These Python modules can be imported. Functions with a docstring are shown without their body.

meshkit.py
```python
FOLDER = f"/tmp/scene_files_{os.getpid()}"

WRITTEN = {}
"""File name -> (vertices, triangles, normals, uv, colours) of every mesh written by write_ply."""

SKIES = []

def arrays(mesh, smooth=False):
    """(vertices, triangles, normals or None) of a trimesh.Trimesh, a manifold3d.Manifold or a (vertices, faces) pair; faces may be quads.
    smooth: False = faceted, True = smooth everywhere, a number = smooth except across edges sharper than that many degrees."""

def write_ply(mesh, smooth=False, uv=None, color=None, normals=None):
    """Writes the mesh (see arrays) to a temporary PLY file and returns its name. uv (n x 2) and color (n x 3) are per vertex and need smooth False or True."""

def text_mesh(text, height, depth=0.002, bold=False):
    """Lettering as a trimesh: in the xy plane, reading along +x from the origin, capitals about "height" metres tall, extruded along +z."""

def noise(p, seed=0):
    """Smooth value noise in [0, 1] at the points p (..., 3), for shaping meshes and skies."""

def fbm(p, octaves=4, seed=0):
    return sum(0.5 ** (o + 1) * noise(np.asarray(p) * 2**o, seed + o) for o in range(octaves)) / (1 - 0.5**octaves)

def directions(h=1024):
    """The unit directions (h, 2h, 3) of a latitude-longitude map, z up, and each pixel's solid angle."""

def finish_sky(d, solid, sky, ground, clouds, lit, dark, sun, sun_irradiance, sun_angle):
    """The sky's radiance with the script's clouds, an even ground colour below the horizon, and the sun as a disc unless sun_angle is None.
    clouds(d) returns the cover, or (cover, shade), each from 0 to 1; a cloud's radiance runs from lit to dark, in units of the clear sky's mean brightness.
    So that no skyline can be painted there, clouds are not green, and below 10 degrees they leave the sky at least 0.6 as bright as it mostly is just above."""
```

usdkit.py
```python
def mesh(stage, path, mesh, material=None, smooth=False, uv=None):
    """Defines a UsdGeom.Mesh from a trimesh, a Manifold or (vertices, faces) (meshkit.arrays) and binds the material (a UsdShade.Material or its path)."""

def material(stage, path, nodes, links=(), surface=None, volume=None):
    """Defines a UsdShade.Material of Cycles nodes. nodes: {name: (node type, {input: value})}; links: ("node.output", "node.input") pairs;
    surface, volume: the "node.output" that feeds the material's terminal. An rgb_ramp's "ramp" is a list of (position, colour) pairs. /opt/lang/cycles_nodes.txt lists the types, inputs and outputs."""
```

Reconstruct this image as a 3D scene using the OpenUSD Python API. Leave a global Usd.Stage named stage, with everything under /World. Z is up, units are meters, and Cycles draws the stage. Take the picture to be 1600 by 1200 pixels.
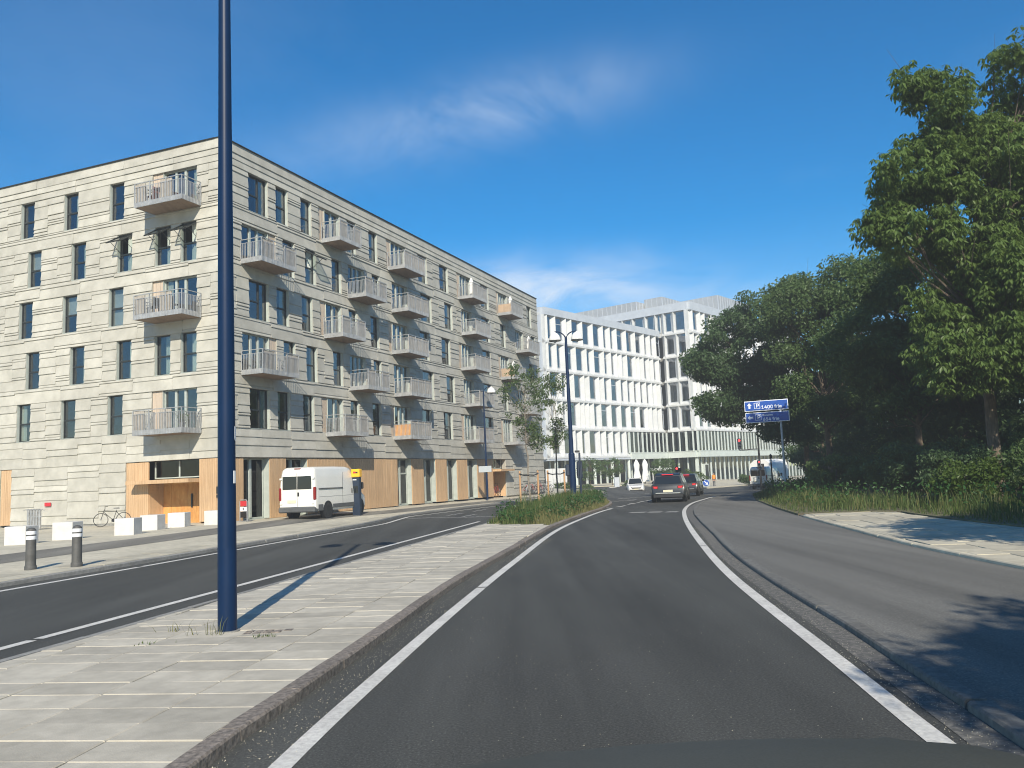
import math, random
import numpy as np, trimesh, usdkit, meshkit
from shapely.geometry import Polygon, box as sbox, LineString
from pxr import Usd, UsdGeom, UsdLux, UsdShade, Gf, Sdf, Vt
rnd = random.Random(7)
rng = np.random.default_rng(11)
PI = math.pi
stage = Usd.Stage.CreateInMemory()
UsdGeom.SetStageUpAxis(stage, UsdGeom.Tokens.z)
UsdGeom.SetStageMetersPerUnit(stage, 1.0)
UsdGeom.Xform.Define(stage, '/World')
UsdGeom.Scope.Define(stage, '/World/Looks')
# ---------------------------------------------------------------- camera, sky, sun, exposure
CAM_H, PITCH, ROLL = 1.65, 0.109924, -0.04254
_f = np.array([0, math.cos(PITCH), math.sin(PITCH)]); _r = np.array([1., 0, 0]); _u = np.cross(_r, _f)
RT = math.cos(ROLL) * _r + math.sin(ROLL) * _u; UP = -math.sin(ROLL) * _r + math.cos(ROLL) * _u; FW = _f
cam = UsdGeom.Camera.Define(stage, '/World/camera')
cam.AddTransformOp().Set(Gf.Matrix4d(*[float(x) for x in (*RT, 0, *UP, 0, *(-FW), 0, 0, 0, CAM_H, 1)]))
cam.CreateHorizontalApertureAttr(36.0); cam.CreateVerticalApertureAttr(27.0)
cam.CreateFocalLengthAttr(1305.7 / 1600 * 36); cam.CreateClippingRangeAttr(Gf.Vec2f(0.1, 5000))
cam.CreateExposureAttr(0.36)
SUN_AZ, SUN_EL = math.radians(175.5), math.radians(32.5)
SUN_I, SKY_S = 1.25, 0.10
sun = UsdLux.DistantLight.Define(stage, '/World/sun')
sun.CreateIntensityAttr(SUN_I); sun.CreateAngleAttr(0.53); sun.CreateNormalizeAttr(True); sun.CreateColorAttr(Gf.Vec3f(1.0, 0.91, 0.77))
sun.AddRotateZOp().Set(-math.degrees(SUN_AZ)); sun.AddRotateXOp().Set(-(90 - math.degrees(SUN_EL)) + 180 - 0)
# (-z of the light must travel from the sun: set with an explicit matrix instead)
sun.ClearXformOpOrder()
_s = np.array([math.sin(SUN_AZ) * math.cos(SUN_EL), math.cos(SUN_AZ) * math.cos(SUN_EL), math.sin(SUN_EL)])
_x = np.cross([0, 0, 1.], _s); _x /= np.linalg.norm(_x); _y = np.cross(_s, _x)
sun.AddTransformOp().Set(Gf.Matrix4d(*[float(x) for x in (*_x, 0, *_y, 0, *_s, 0, 0, 0, 0, 1)]))

def math_chain(nodes, links, name, op, a, b=None, c=None):
    ins = {'math_type': op}
    for k, v in (('value1', a), ('value2', b), ('value3', c)):
        if v is None: continue
        if isinstance(v, str): links.append((v, f'{name}.{k}'))
        else: ins[k] = v
    nodes[name] = ('math', ins)
    return f'{name}.value'

def sky_material():
    n, l = {}, []
    M = lambda nm, op, a, b=None, c=None: math_chain(n, l, nm, op, a, b, c)
    n['sky'] = ('sky_texture', {'sky_type': 'single_scattering', 'sun_disc': False, 'sun_elevation': SUN_EL, 'sun_rotation': SUN_AZ, 'air_density': 1.0, 'aerosol_density': 0.35, 'ozone_density': 2.5, 'altitude': 100.0})
    n['tc'] = ('texture_coordinate', {})
    n['sep'] = ('separate_xyz', {}); l.append(('tc.generated', 'sep.vector'))
    # direction on a flat cloud layer: (x/z, y/z)
    zz = M('zc', 'maximum', 'sep.z', 0.03)
    pu = M('pu', 'divide', 'sep.x', zz); pv = M('pv', 'divide', 'sep.y', zz)
    n['cv'] = ('combine_xyz', {}); l += [(pu, 'cv.x'), (pv, 'cv.y')]
    n['map1'] = ('mapping', {'mapping_type': 'point', 'scale': (1.0, 0.55, 1.0), 'rotation': (0, 0, 0.5)}); l.append(('cv.vector', 'map1.vector'))
    n['nz'] = ('noise_texture', {'scale': 1.5, 'detail': 9.0, 'roughness': 0.62, 'distortion': 0.9}); l.append(('map1.vector', 'nz.vector'))
    # a long thin streak high up, a low bank near the horizon ahead, faint veils elsewhere
    yy = M('yc', 'maximum', 'sep.y', 0.05)
    gu = M('gu', 'divide', 'sep.x', yy); gv = M('gv', 'divide', 'sep.z', yy)
    def blob(k, u0, v0, su, sv, slope, amp):
        du = M(k + 'a', 'subtract', gu, u0)
        dv = M(k + 'b', 'subtract', gv, v0)
        sl = M(k + 'c', 'multiply', du, slope)
        dv2 = M(k + 'd', 'subtract', dv, sl)
        a = M(k + 'e', 'divide', du, su); b = M(k + 'f', 'divide', dv2, sv)
        a2 = M(k + 'g', 'multiply', a, a); s = M(k + 'h', 'multiply_add', b, b, a2)
        e = M(k + 'i', 'multiply', s, -1.0); ex = M(k + 'j', 'exponent', e)
        return M(k + 'k', 'multiply', ex, amp)
    b1 = blob('p', -0.035, 0.452, 0.19, 0.045, 0.20, 0.62)
    b2 = blob('q', 0.04, 0.225, 0.16, 0.034, 0.0, 1.15)
    b3 = blob('r', 0.30, 0.20, 0.16, 0.02, 0.0, 0.35)
    s1 = M('s1', 'add', b1, b2); s2 = M('s2', 'add', s1, b3)
    n['mr'] = ('map_range', {'from_min': 0.30, 'from_max': 0.78, 'to_min': 0.0, 'to_max': 1.0, 'clamp': True}); l.append(('nz.fac', 'mr.value'))
    front = M('fr', 'greater_than', 'sep.y', 0.05)
    m1 = M('m1', 'multiply', s2, 'mr.result'); m2 = M('m2', 'multiply', m1, front)
    n['map2'] = ('mapping', {'mapping_type': 'point', 'scale': (0.5, 0.3, 1.0), 'location': (3, 1, 0)}); l.append(('cv.vector', 'map2.vector'))
    n['nz2'] = ('noise_texture', {'scale': 0.9, 'detail': 7.0, 'roughness': 0.6}); l.append(('map2.vector', 'nz2.vector'))
    n['mr2'] = ('map_range', {'from_min': 0.52, 'from_max': 0.85, 'to_min': 0.0, 'to_max': 0.12, 'clamp': True}); l.append(('nz2.fac', 'mr2.value'))
    m3 = M('m3', 'add', m2, 'mr2.result'); m4 = M('m4', 'minimum', m3, 0.85)
    n['mx'] = ('mix_color', {'blend_type': 'mix', 'b': (6.2, 7.0, 8.0), 'use_clamp': False}); l += [(m4, 'mx.fac'), ('hs.color', 'mx.a')]
    n['hs'] = ('hsv', {'hue': 0.5, 'saturation': 1.57, 'value': 1.08, 'fac': 1.0}); l.append(('sky.color', 'hs.color'))
    n['bg'] = ('background_shader', {'strength': SKY_S}); l.append(('mx.result', 'bg.color'))
    return usdkit.material(stage, '/World/Looks/sky_look', n, l, surface='bg.background')
dome = UsdLux.DomeLight.Define(stage, '/World/sky')
UsdShade.MaterialBindingAPI.Apply(dome.GetPrim()).Bind(sky_material())

# ---------------------------------------------------------------- helpers
_count = {}
def unique(parent, name):
    k = (parent, name); n = _count.get(k, 0); _count[k] = n + 1
    return name if n == 0 else f'{name}_{n:03d}'
def tag(p, label=None, cat=None, group=None, kind=None):
    p = p.GetPrim() if hasattr(p, 'GetPrim') else p
    for k, v in (('label', label), ('category', cat), ('group', group), ('kind', kind)):
        if v: p.SetCustomDataByKey(k, v)
    return p
def thing(name, label, cat, loc=(0, 0, 0), rotz=0.0, group=None, kind=None, scale=None):
    x = UsdGeom.Xform.Define(stage, '/World/' + unique('/World', name))
    x.AddTranslateOp().Set(Gf.Vec3d(*[float(v) for v in loc])); x.AddRotateZOp().Set(float(math.degrees(rotz)))
    if scale: x.AddScaleOp().Set(Gf.Vec3f(scale, scale, scale))
    return tag(x, label, cat, group, kind)
def holder(name, parent):
    return UsdGeom.Xform.Define(stage, f'{parent.GetPath()}/' + unique(str(parent.GetPath()), name)).GetPrim()
def copy(src, loc, rotz, label, group=None, scale=None):
    d = src.GetCustomData()
    x = thing(src.GetName().rstrip('0123456789').rstrip('_'), label, d['category'], loc, rotz, group or d.get('group'), None, scale)
    x.GetReferences().AddInternalReference(src.GetPath()); x.SetInstanceable(True)
    return x
class MB:
    def __init__(s): s.v, s.f, s.n = [], [], 0
    def add(s, v, f):
        v = np.asarray(v, float); f = np.asarray(f, int)
        if f.shape[1] == 4: f = np.vstack([f[:, [0, 1, 2]], f[:, [0, 2, 3]]])
        s.v.append(v); s.f.append(f + s.n); s.n += len(v); return s
    def mesh(s, m): return s.add(m.vertices, m.faces)
    HEX = [[0, 3, 2, 1], [4, 5, 6, 7], [0, 1, 5, 4], [1, 2, 6, 5], [2, 3, 7, 6], [3, 0, 4, 7]]
    def hexa(s, p): return s.add(p, s.HEX)
    def box(s, x0, x1, y0, y1, z0, z1):
        return s.hexa([(x0, y0, z0), (x1, y0, z0), (x1, y1, z0), (x0, y1, z0), (x0, y0, z1), (x1, y0, z1), (x1, y1, z1), (x0, y1, z1)])
    def rbox(s, x0, x1, y0, y1, z0, z1, b=0.02):
        # chamfered box as a convex hull
        p = []
        for x, sx in ((x0, 1), (x1, -1)):
            for y, sy in ((y0, 1), (y1, -1)):
                for z, sz in ((z0, 1), (z1, -1)):
                    p += [(x + sx * b, y + sy * b, z), (x + sx * b, y, z + sz * b), (x, y + sy * b, z + sz * b)]
        h = trimesh.convex.convex_hull(np.array(p)); return s.mesh(h)
    def tube(s, pts, r, sides=6, cap=True):
        p = np.asarray(pts, float); r = np.broadcast_to(np.asarray(r, float), (len(p),))
        t = np.gradient(p, axis=0); t /= np.linalg.norm(t, axis=1, keepdims=True) + 1e-12
        ref = np.where(np.abs(t[:, 2:]) < 0.9, [0, 0, 1.0], [1.0, 0, 0])
        if len(p) > 1 and np.abs(t[0, 2]) < 0.9 or True: ref = np.repeat(ref[:1], len(p), 0) if not np.any(np.abs(np.sum(t * ref[:1], 1)) > 0.97) else ref
        a = np.cross(t, ref); a /= np.linalg.norm(a, axis=1, keepdims=True) + 1e-12; b = np.cross(t, a)
        an = np.arange(sides) * 2 * PI / sides
        v = p[:, None] + r[:, None, None] * (np.cos(an)[None, :, None] * a[:, None] + np.sin(an)[None, :, None] * b[:, None])
        i, j = np.meshgrid(np.arange(len(p) - 1), np.arange(sides), indexing='ij')
        q = np.stack([i * sides + j, (i + 1) * sides + j, (i + 1) * sides + (j + 1) % sides, i * sides + (j + 1) % sides], -1).reshape(-1, 4)
        s.add(v.reshape(-1, 3), q)
        if cap:
            n = len(p) * sides
            for k, rev in ((0, 1), (len(p) - 1, 0)):
                ring = v[k]; c = ring.mean(0); vv = np.vstack([ring, c]); ff = [[jj, (jj + 1) % sides, sides] if rev else [(jj + 1) % sides, jj, sides] for jj in range(sides)]
                s.add(vv, ff)
        return s
    def lathe(s, prof, sides=20, at=(0, 0, 0)):
        prof = np.asarray(prof, float); an = np.arange(sides) * 2 * PI / sides
        v = np.stack([prof[:, None, 0] * np.cos(an), prof[:, None, 0] * np.sin(an), np.repeat(prof[:, None, 1], sides, 1)], -1) + np.asarray(at)
        i, j = np.meshgrid(np.arange(len(prof) - 1), np.arange(sides), indexing='ij')
        q = np.stack([i * sides + j, i * sides + (j + 1) % sides, (i + 1) * sides + (j + 1) % sides, (i + 1) * sides + j], -1).reshape(-1, 4)
        return s.add(v.reshape(-1, 3), q)
    def quad(s, a, b, c, d): return s.add([a, b, c, d], [[0, 1, 2, 3]])
    def cyl(s, c, r, axis, length, sides=20):
        c = np.asarray(c, float); ax = np.asarray(axis, float); ax /= np.linalg.norm(ax)
        return s.tube([c - ax * length / 2, c + ax * length / 2], r, sides)
    def build(s, name, mat, parent=None, smooth=False, label=None, cat=None, group=None, kind=None):
        base = str(parent.GetPath()) if parent is not None else '/World'
        path = base + '/' + unique(base, name)
        m = usdkit.mesh(stage, path, (np.vstack(s.v), np.vstack(s.f)), mat, smooth)
        tag(m, label, cat, group, kind); return m.GetPrim()
def fixed(v, f):
    m = trimesh.Trimesh(v, f, process=False); return m
def loft(sections, cap=True):
    """sections: list of (k,3) rings with equal k, closed."""
    S = np.asarray(sections, float); n, k, _ = S.shape
    i, j = np.meshgrid(np.arange(n - 1), np.arange(k), indexing='ij')
    q = np.stack([i * k + j, i * k + (j + 1) % k, (i + 1) * k + (j + 1) % k, (i + 1) * k + j], -1).reshape(-1, 4)
    f = np.vstack([q[:, [0, 1, 2]], q[:, [0, 2, 3]]]); v = S.reshape(-1, 3)
    if cap:
        a = len(v); v = np.vstack([v, S[0].mean(0), S[-1].mean(0)])
        f = np.vstack([f, [[(jj + 1) % k, jj, a] for jj in range(k)], [[(n - 1) * k + jj, (n - 1) * k + (jj + 1) % k, a + 1] for jj in range(k)]])
    m = trimesh.Trimesh(v, f, process=False)
    if m.volume < 0: m.invert()
    return m
def xf(m, R=None, t=(0, 0, 0)):
    m = m.copy()
    if R is not None: m.vertices = m.vertices @ np.asarray(R).T
    m.vertices = m.vertices + np.asarray(t); return m

# ---------------------------------------------------------------- materials
def mat(name, c1, c2=None, scale=6.0, rough=0.7, bump=0.0, bscale=None, rand=0.0, metallic=0.0, spec=0.5, detail=6.0, stretch=None, coat=0.0, big=0.0, bigscale=0.35, obj=False, lo=0.35, hi=0.65, island=False):
    n, l = {}, []
    src = 'tc.object' if obj else 'geo.position'
    n['geo'] = ('geometry', {}); n['tc'] = ('texture_coordinate', {}); n['oi'] = ('object_info', {})
    vec = src
    if stretch is not None:
        n['mp'] = ('mapping', {'mapping_type': 'point', 'scale': stretch}); l.append((src, 'mp.vector')); vec = 'mp.vector'
    n['p'] = ('principled_bsdf', {'roughness': rough, 'metallic': metallic, 'specular_ior_level': spec, 'coat_weight': coat, 'base_color': c1})
    col = None
    if c2 is not None:
        n['nz'] = ('noise_texture', {'scale': scale, 'detail': detail, 'roughness': 0.6}); l.append((vec, 'nz.vector'))
        n['rp'] = ('rgb_ramp', {'ramp': [(lo, c1), (hi, c2)]}); l.append(('nz.fac', 'rp.fac')); col = 'rp.color'
    if (rand or big) and col is None:
        n['cc'] = ('color', {'value': c1}); col = 'cc.color'
    if big:
        n['nb'] = ('noise_texture', {'scale': bigscale, 'detail': 4.0, 'roughness': 0.55}); l.append((src, 'nb.vector'))
        n['mb'] = ('map_range', {'from_min': 0.3, 'from_max': 0.7, 'to_min': 1 - big, 'to_max': 1 + big}); l.append(('nb.fac', 'mb.value'))
        n['hb'] = ('hsv', {'hue': 0.5, 'saturation': 1.0, 'fac': 1.0}); l += [('mb.result', 'hb.value'), (col, 'hb.color')]; col = 'hb.color'
    if rand:
        n['mr'] = ('map_range', {'from_min': 0.0, 'from_max': 1.0, 'to_min': 1 - rand, 'to_max': 1 + rand}); l.append(('geo.random_per_island' if island else 'oi.random', 'mr.value'))
        n['hr'] = ('hsv', {'hue': 0.5, 'saturation': 1.0, 'fac': 1.0}); l += [('mr.result', 'hr.value'), (col, 'hr.color')]; col = 'hr.color'
    if col: l.append((col, 'p.base_color'))
    if bump:
        n['n2'] = ('noise_texture', {'scale': bscale or scale, 'detail': 5.0, 'roughness': 0.65}); l.append((vec, 'n2.vector'))
        n['bp'] = ('bump', {'strength': 1.0, 'distance': bump}); l += [('n2.fac', 'bp.height'), ('bp.normal', 'p.normal')]
    return usdkit.material(stage, '/World/Looks/' + name, n, l, surface='p.BSDF')
def leafmat(name, c1, c2, trans=0.35, rough=0.45):
    n, l = {}, []
    n['geo'] = ('geometry', {})
    n['rp'] = ('rgb_ramp', {'ramp': [(0.0, c1), (0.55, tuple((np.array(c1) + np.array(c2)) / 2)), (1.0, c2)]}); l.append(('geo.random_per_island', 'rp.fac'))
    n['p'] = ('principled_bsdf', {'roughness': rough, 'specular_ior_level': 0.35}); l.append(('rp.color', 'p.base_color'))
    n['hs'] = ('hsv', {'hue': 0.485, 'saturation': 1.1, 'value': 1.5, 'fac': 1.0}); l.append(('rp.color', 'hs.color'))
    n['t'] = ('translucent_bsdf', {}); l.append(('hs.color', 't.color'))
    n['m'] = ('mix_closure', {'fac': trans}); l += [('p.BSDF', 'm.closure1'), ('t.BSDF', 'm.closure2')]
    return usdkit.material(stage, '/World/Looks/' + name, n, l, surface='m.closure')
def glassmat(name, tint, rough=0.0, ior=1.5, boost=0.13):
    n, l = {}, []
    n['fr'] = ('fresnel', {'IOR': ior})
    n['ad'] = ('math', {'math_type': 'add', 'value2': boost, 'use_clamp': True}); l.append(('fr.fac', 'ad.value1'))
    n['t'] = ('transparent_bsdf', {'color': tint}); n['g'] = ('glossy_bsdf', {'color': (0.95, 0.97, 1.0), 'roughness': rough})
    n['nz'] = ('noise_texture', {'scale': 0.6, 'detail': 1.0}); n['geo'] = ('geometry', {}); l.append(('geo.position', 'nz.vector'))
    n['bp'] = ('bump', {'strength': 0.35, 'distance': 0.02}); l += [('nz.fac', 'bp.height'), ('bp.normal', 'g.normal')]
    n['m'] = ('mix_closure', {}); l += [('ad.value', 'm.fac'), ('t.BSDF', 'm.closure1'), ('g.BSDF', 'm.closure2')]
    return usdkit.material(stage, '/World/Looks/' + name, n, l, surface='m.closure')
def emat(name, c, strength):
    return usdkit.material(stage, '/World/Looks/' + name, {'e': ('emission', {'color': c, 'strength': strength})}, [], surface='e.emission')
def asphalt(name, c, speck=0.5, big=0.15, wheel=False):
    n, l = {}, []
    n['geo'] = ('geometry', {})
    n['n1'] = ('noise_texture', {'scale': 55.0, 'detail': 4.0, 'roughness': 0.8}); l.append(('geo.position', 'n1.vector'))
    n['r1'] = ('rgb_ramp', {'ramp': [(0.32, tuple(np.array(c) * (1 - speck))), (0.48, c), (0.58, tuple(np.array(c) * (1 + 0.6 * speck))), (0.68, tuple(np.array(c) * (1 + 3.5 * speck)))]}); l.append(('n1.fac', 'r1.fac'))
    n['n2'] = ('noise_texture', {'scale': 0.45, 'detail': 5.0, 'roughness': 0.6}); n['mp'] = ('mapping', {'mapping_type': 'point', 'scale': (1.6, 0.35, 1.0)}); l += [('geo.position', 'mp.vector'), ('mp.vector', 'n2.vector')]
    n['m2'] = ('map_range', {'from_min': 0.3, 'from_max': 0.7, 'to_min': 1 - big, 'to_max': 1 + big}); l.append(('n2.fac', 'm2.value'))
    n['n3'] = ('noise_texture', {'scale': 1.0, 'detail': 3.0, 'roughness': 0.5}); n['mp3'] = ('mapping', {'mapping_type': 'point', 'scale': (1.5, 0.05, 1.0), 'rotation': (0, 0, 0.04)}); l += [('geo.position', 'mp3.vector'), ('mp3.vector', 'n3.vector')]
    n['m3'] = ('map_range', {'from_min': 0.3, 'from_max': 0.7, 'to_min': 0.80, 'to_max': 1.22}); l.append(('n3.fac', 'm3.value'))
    n['mm'] = ('math', {'math_type': 'multiply'}); l += [('m2.result', 'mm.value1'), ('m3.result', 'mm.value2')]
    n['h'] = ('hsv', {'hue': 0.5, 'saturation': 1.0, 'fac': 1.0}); l += [('mm.value', 'h.value'), ('r1.color', 'h.color')]
    n['v'] = ('voronoi_texture', {'scale': 14.0}) if False else ('noise_texture', {'scale': 220.0, 'detail': 2.0}); l.append(('geo.position', 'v.vector'))
    n['bp'] = ('bump', {'strength': 0.7, 'distance': 0.006}); l.append(('v.fac', 'bp.height'))
    n['p'] = ('principled_bsdf', {'roughness': 0.82, 'specular_ior_level': 0.3}); l += [('h.color', 'p.base_color'), ('bp.normal', 'p.normal')]
    return usdkit.material(stage, '/World/Looks/' + name, n, l, surface='p.BSDF')
def timbermat(name, c1, c2, axis_scale=(9.0, 9.0, 0.25), rough=0.75, rand=0.12):
    return mat(name, c1, c2, scale=3.0, stretch=axis_scale, rough=rough, rand=rand, bump=0.003, bscale=4.0, island=True, big=0.12, bigscale=0.5)

K = {}
K['asphalt'] = asphalt('asphalt_road', (0.058, 0.0595, 0.054), big=0.20)
K['asphalt_track'] = asphalt('asphalt_track', (0.135, 0.133, 0.120), speck=0.3, big=0.10)
K['asphalt_path'] = asphalt('asphalt_path', (0.165, 0.158, 0.135), speck=0.3)
K['paint'] = mat('road_paint', (0.62, 0.61, 0.56), (0.40, 0.39, 0.36), scale=22.0, rough=0.7, lo=0.42, hi=0.75, bump=0.004, bscale=60, big=0.12, bigscale=2.0)
K['paint_worn'] = mat('road_paint_worn', (0.45, 0.45, 0.42), (0.13, 0.13, 0.13), scale=8.0, rough=0.75, lo=0.4, hi=0.62)
K['slab'] = mat('paving_slab', (0.375, 0.350, 0.285), (0.465, 0.434, 0.355), scale=5.0, rough=0.85, bump=0.003, bscale=70, rand=0.12, big=0.10, bigscale=0.8)
K['slab_light'] = mat('paving_light', (0.40, 0.37, 0.285), (0.50, 0.465, 0.36), scale=4.0, rough=0.85, bump=0.003, bscale=60, rand=0.10, big=0.12, bigscale=0.5)
K['joint'] = mat('joint_sand', (0.13, 0.12, 0.09), (0.24, 0.22, 0.17), scale=20.0, rough=0.95, bump=0.004)
K['granite'] = mat('kerb_granite', (0.10, 0.088, 0.074), (0.26, 0.225, 0.19), scale=24.0, rough=0.85, bump=0.012, bscale=18, rand=0.15)
K['kerb_grey'] = mat('kerb_concrete', (0.20, 0.20, 0.185), (0.29, 0.285, 0.26), scale=14.0, rough=0.85, bump=0.008, bscale=40, rand=0.10)
K['kerb_dark'] = mat('kerb_dark_concrete', (0.10, 0.10, 0.092), (0.17, 0.168, 0.152), scale=14.0, rough=0.88, bump=0.008, bscale=40, rand=0.14)
K['gutter'] = mat('gutter_grit', (0.085, 0.085, 0.08), (0.23, 0.22, 0.19), scale=16.0, rough=0.9, lo=0.45, hi=0.78, bump=0.006, bscale=80)
K['soil'] = mat('verge_soil', (0.09, 0.075, 0.045), (0.15, 0.15, 0.07), scale=3.0, rough=0.95, bump=0.02)
K['concrete'] = mat('facade_concrete', (0.375, 0.365, 0.312), (0.470, 0.458, 0.397), scale=1.6, rough=0.85, bump=0.004, bscale=14, rand=0.07, big=0.08, bigscale=0.25, detail=8)
K['facade_wall'] = mat('facade_backing', (0.30, 0.29, 0.25), (0.36, 0.345, 0.30), scale=2.0, rough=0.9)
K['dark_metal'] = mat('dark_window_metal', (0.022, 0.026, 0.025), rough=0.45, metallic=0.0)
K['light_metal'] = mat('pale_window_metal', (0.36, 0.40, 0.36), (0.42, 0.46, 0.42), scale=3.0, rough=0.5)
K['galv'] = mat('galvanised_steel', (0.30, 0.31, 0.31), (0.42, 0.43, 0.43), scale=4.0, rough=0.45, metallic=0.3, rand=0.05)
K['slabedge'] = mat('balcony_edge', (0.36, 0.37, 0.355), (0.45, 0.45, 0.43), scale=3.0, rough=0.7)
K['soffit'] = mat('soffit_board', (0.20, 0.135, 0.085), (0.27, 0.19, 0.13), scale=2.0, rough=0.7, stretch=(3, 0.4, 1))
K['timber'] = timbermat('timber_cladding', (0.48, 0.31, 0.165), (0.64, 0.44, 0.255))
K['timber_pale'] = timbermat('timber_pale', (0.50, 0.41, 0.31), (0.60, 0.50, 0.39))
K['timber_orange'] = timbermat('timber_orange', (0.56, 0.25, 0.065), (0.70, 0.38, 0.12), (2.2, 2.2, 0.7))
K['screen_wood'] = timbermat('screen_wood', (0.36, 0.33, 0.28), (0.46, 0.42, 0.36))
K['glass'] = glassmat('window_glass', (0.72, 0.79, 0.76))
K['glass_office'] = glassmat('office_glass', (0.55, 0.64, 0.62), boost=0.20)
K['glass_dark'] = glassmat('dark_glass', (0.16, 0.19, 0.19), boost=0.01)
K['glass_green'] = glassmat('green_glass', (0.55, 0.68, 0.60), boost=0.05)
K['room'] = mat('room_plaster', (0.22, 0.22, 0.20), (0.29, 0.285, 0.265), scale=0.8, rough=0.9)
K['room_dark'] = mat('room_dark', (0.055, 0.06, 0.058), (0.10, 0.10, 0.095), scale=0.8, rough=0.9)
K['curtain'] = mat('curtain_cloth', (0.62, 0.64, 0.60), (0.50, 0.54, 0.50), scale=2.0, stretch=(18, 18, 0.3), rough=0.9)
K['blind'] = mat('blind_cloth', (0.40, 0.42, 0.42), (0.46, 0.48, 0.48), scale=2.0, rough=0.9)
K['navy'] = mat('navy_paint', (0.003, 0.017, 0.054), (0.004, 0.020, 0.062), scale=2.0, rough=0.42, spec=0.22)
K['navy_dark'] = mat('navy_dark', (0.010, 0.022, 0.045), rough=0.5)
K['black'] = mat('black_plastic', (0.013, 0.014, 0.015), rough=0.5)
K['rubber'] = mat('tyre_rubber', (0.018, 0.018, 0.018), (0.03, 0.03, 0.03), scale=12, rough=0.85)
K['white_paint'] = mat('white_paint', (0.78, 0.78, 0.74), rough=0.35, coat=0.2)
K['van_white'] = mat('van_white', (0.70, 0.70, 0.645), (0.76, 0.755, 0.70), scale=0.7, rough=0.32, coat=0.3, obj=True)
K['grey_plastic'] = mat('grey_plastic', (0.075, 0.08, 0.08), (0.10, 0.105, 0.105), scale=2.0, rough=0.65)
K['white_concrete'] = mat('white_concrete', (0.54, 0.53, 0.49), (0.64, 0.625, 0.58), scale=3.0, rough=0.85, bump=0.003, bscale=30, rand=0.05)
K['bollard_grey'] = mat('bollard_grey', (0.062, 0.062, 0.058), (0.09, 0.09, 0.085), scale=6.0, rough=0.6)
K['band_white'] = mat('band_white', (0.70, 0.72, 0.73), rough=0.3)
K['red_lamp'] = mat('red_lamp', (0.22, 0.012, 0.012), rough=0.2, coat=0.5)
K['red_glow'] = emat('red_glow', (1.0, 0.06, 0.07), 1.0)
K['red_signal'] = emat('red_signal', (1.0, 0.05, 0.05), 3.0)
K['chrome'] = mat('chrome', (0.62, 0.63, 0.64), rough=0.22, metallic=0.8)
K['car_grey'] = mat('car_grey', (0.012, 0.016, 0.019), rough=0.38, coat=0.35, metallic=0.25)
K['car_dark'] = mat('car_dark', (0.011, 0.012, 0.014), rough=0.34, coat=0.35, metallic=0.2)
K['car_white'] = mat('car_white', (0.68, 0.68, 0.65), rough=0.3, coat=0.6)
K['car_glass'] = mat('car_glass', (0.012, 0.016, 0.018), rough=0.06, spec=0.6)
K['bonnet'] = mat('bonnet_paint', (0.060, 0.062, 0.050), (0.075, 0.077, 0.064), scale=160.0, rough=0.6, spec=0.2, detail=2)
K['plate'] = mat('blank_plate', (0.62, 0.58, 0.42), rough=0.5)
K['yellow'] = mat('yellow_paint', (0.85, 0.46, 0.02), rough=0.4)
K['red_paint'] = mat('red_paint', (0.52, 0.03, 0.04), rough=0.45)
K['blue_sign'] = mat('blue_sign', (0.010, 0.068, 0.34), (0.014, 0.085, 0.38), scale=2.0, rough=0.45)
K['sign_white'] = mat('sign_white', (0.78, 0.82, 0.86), rough=0.4)
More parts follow.
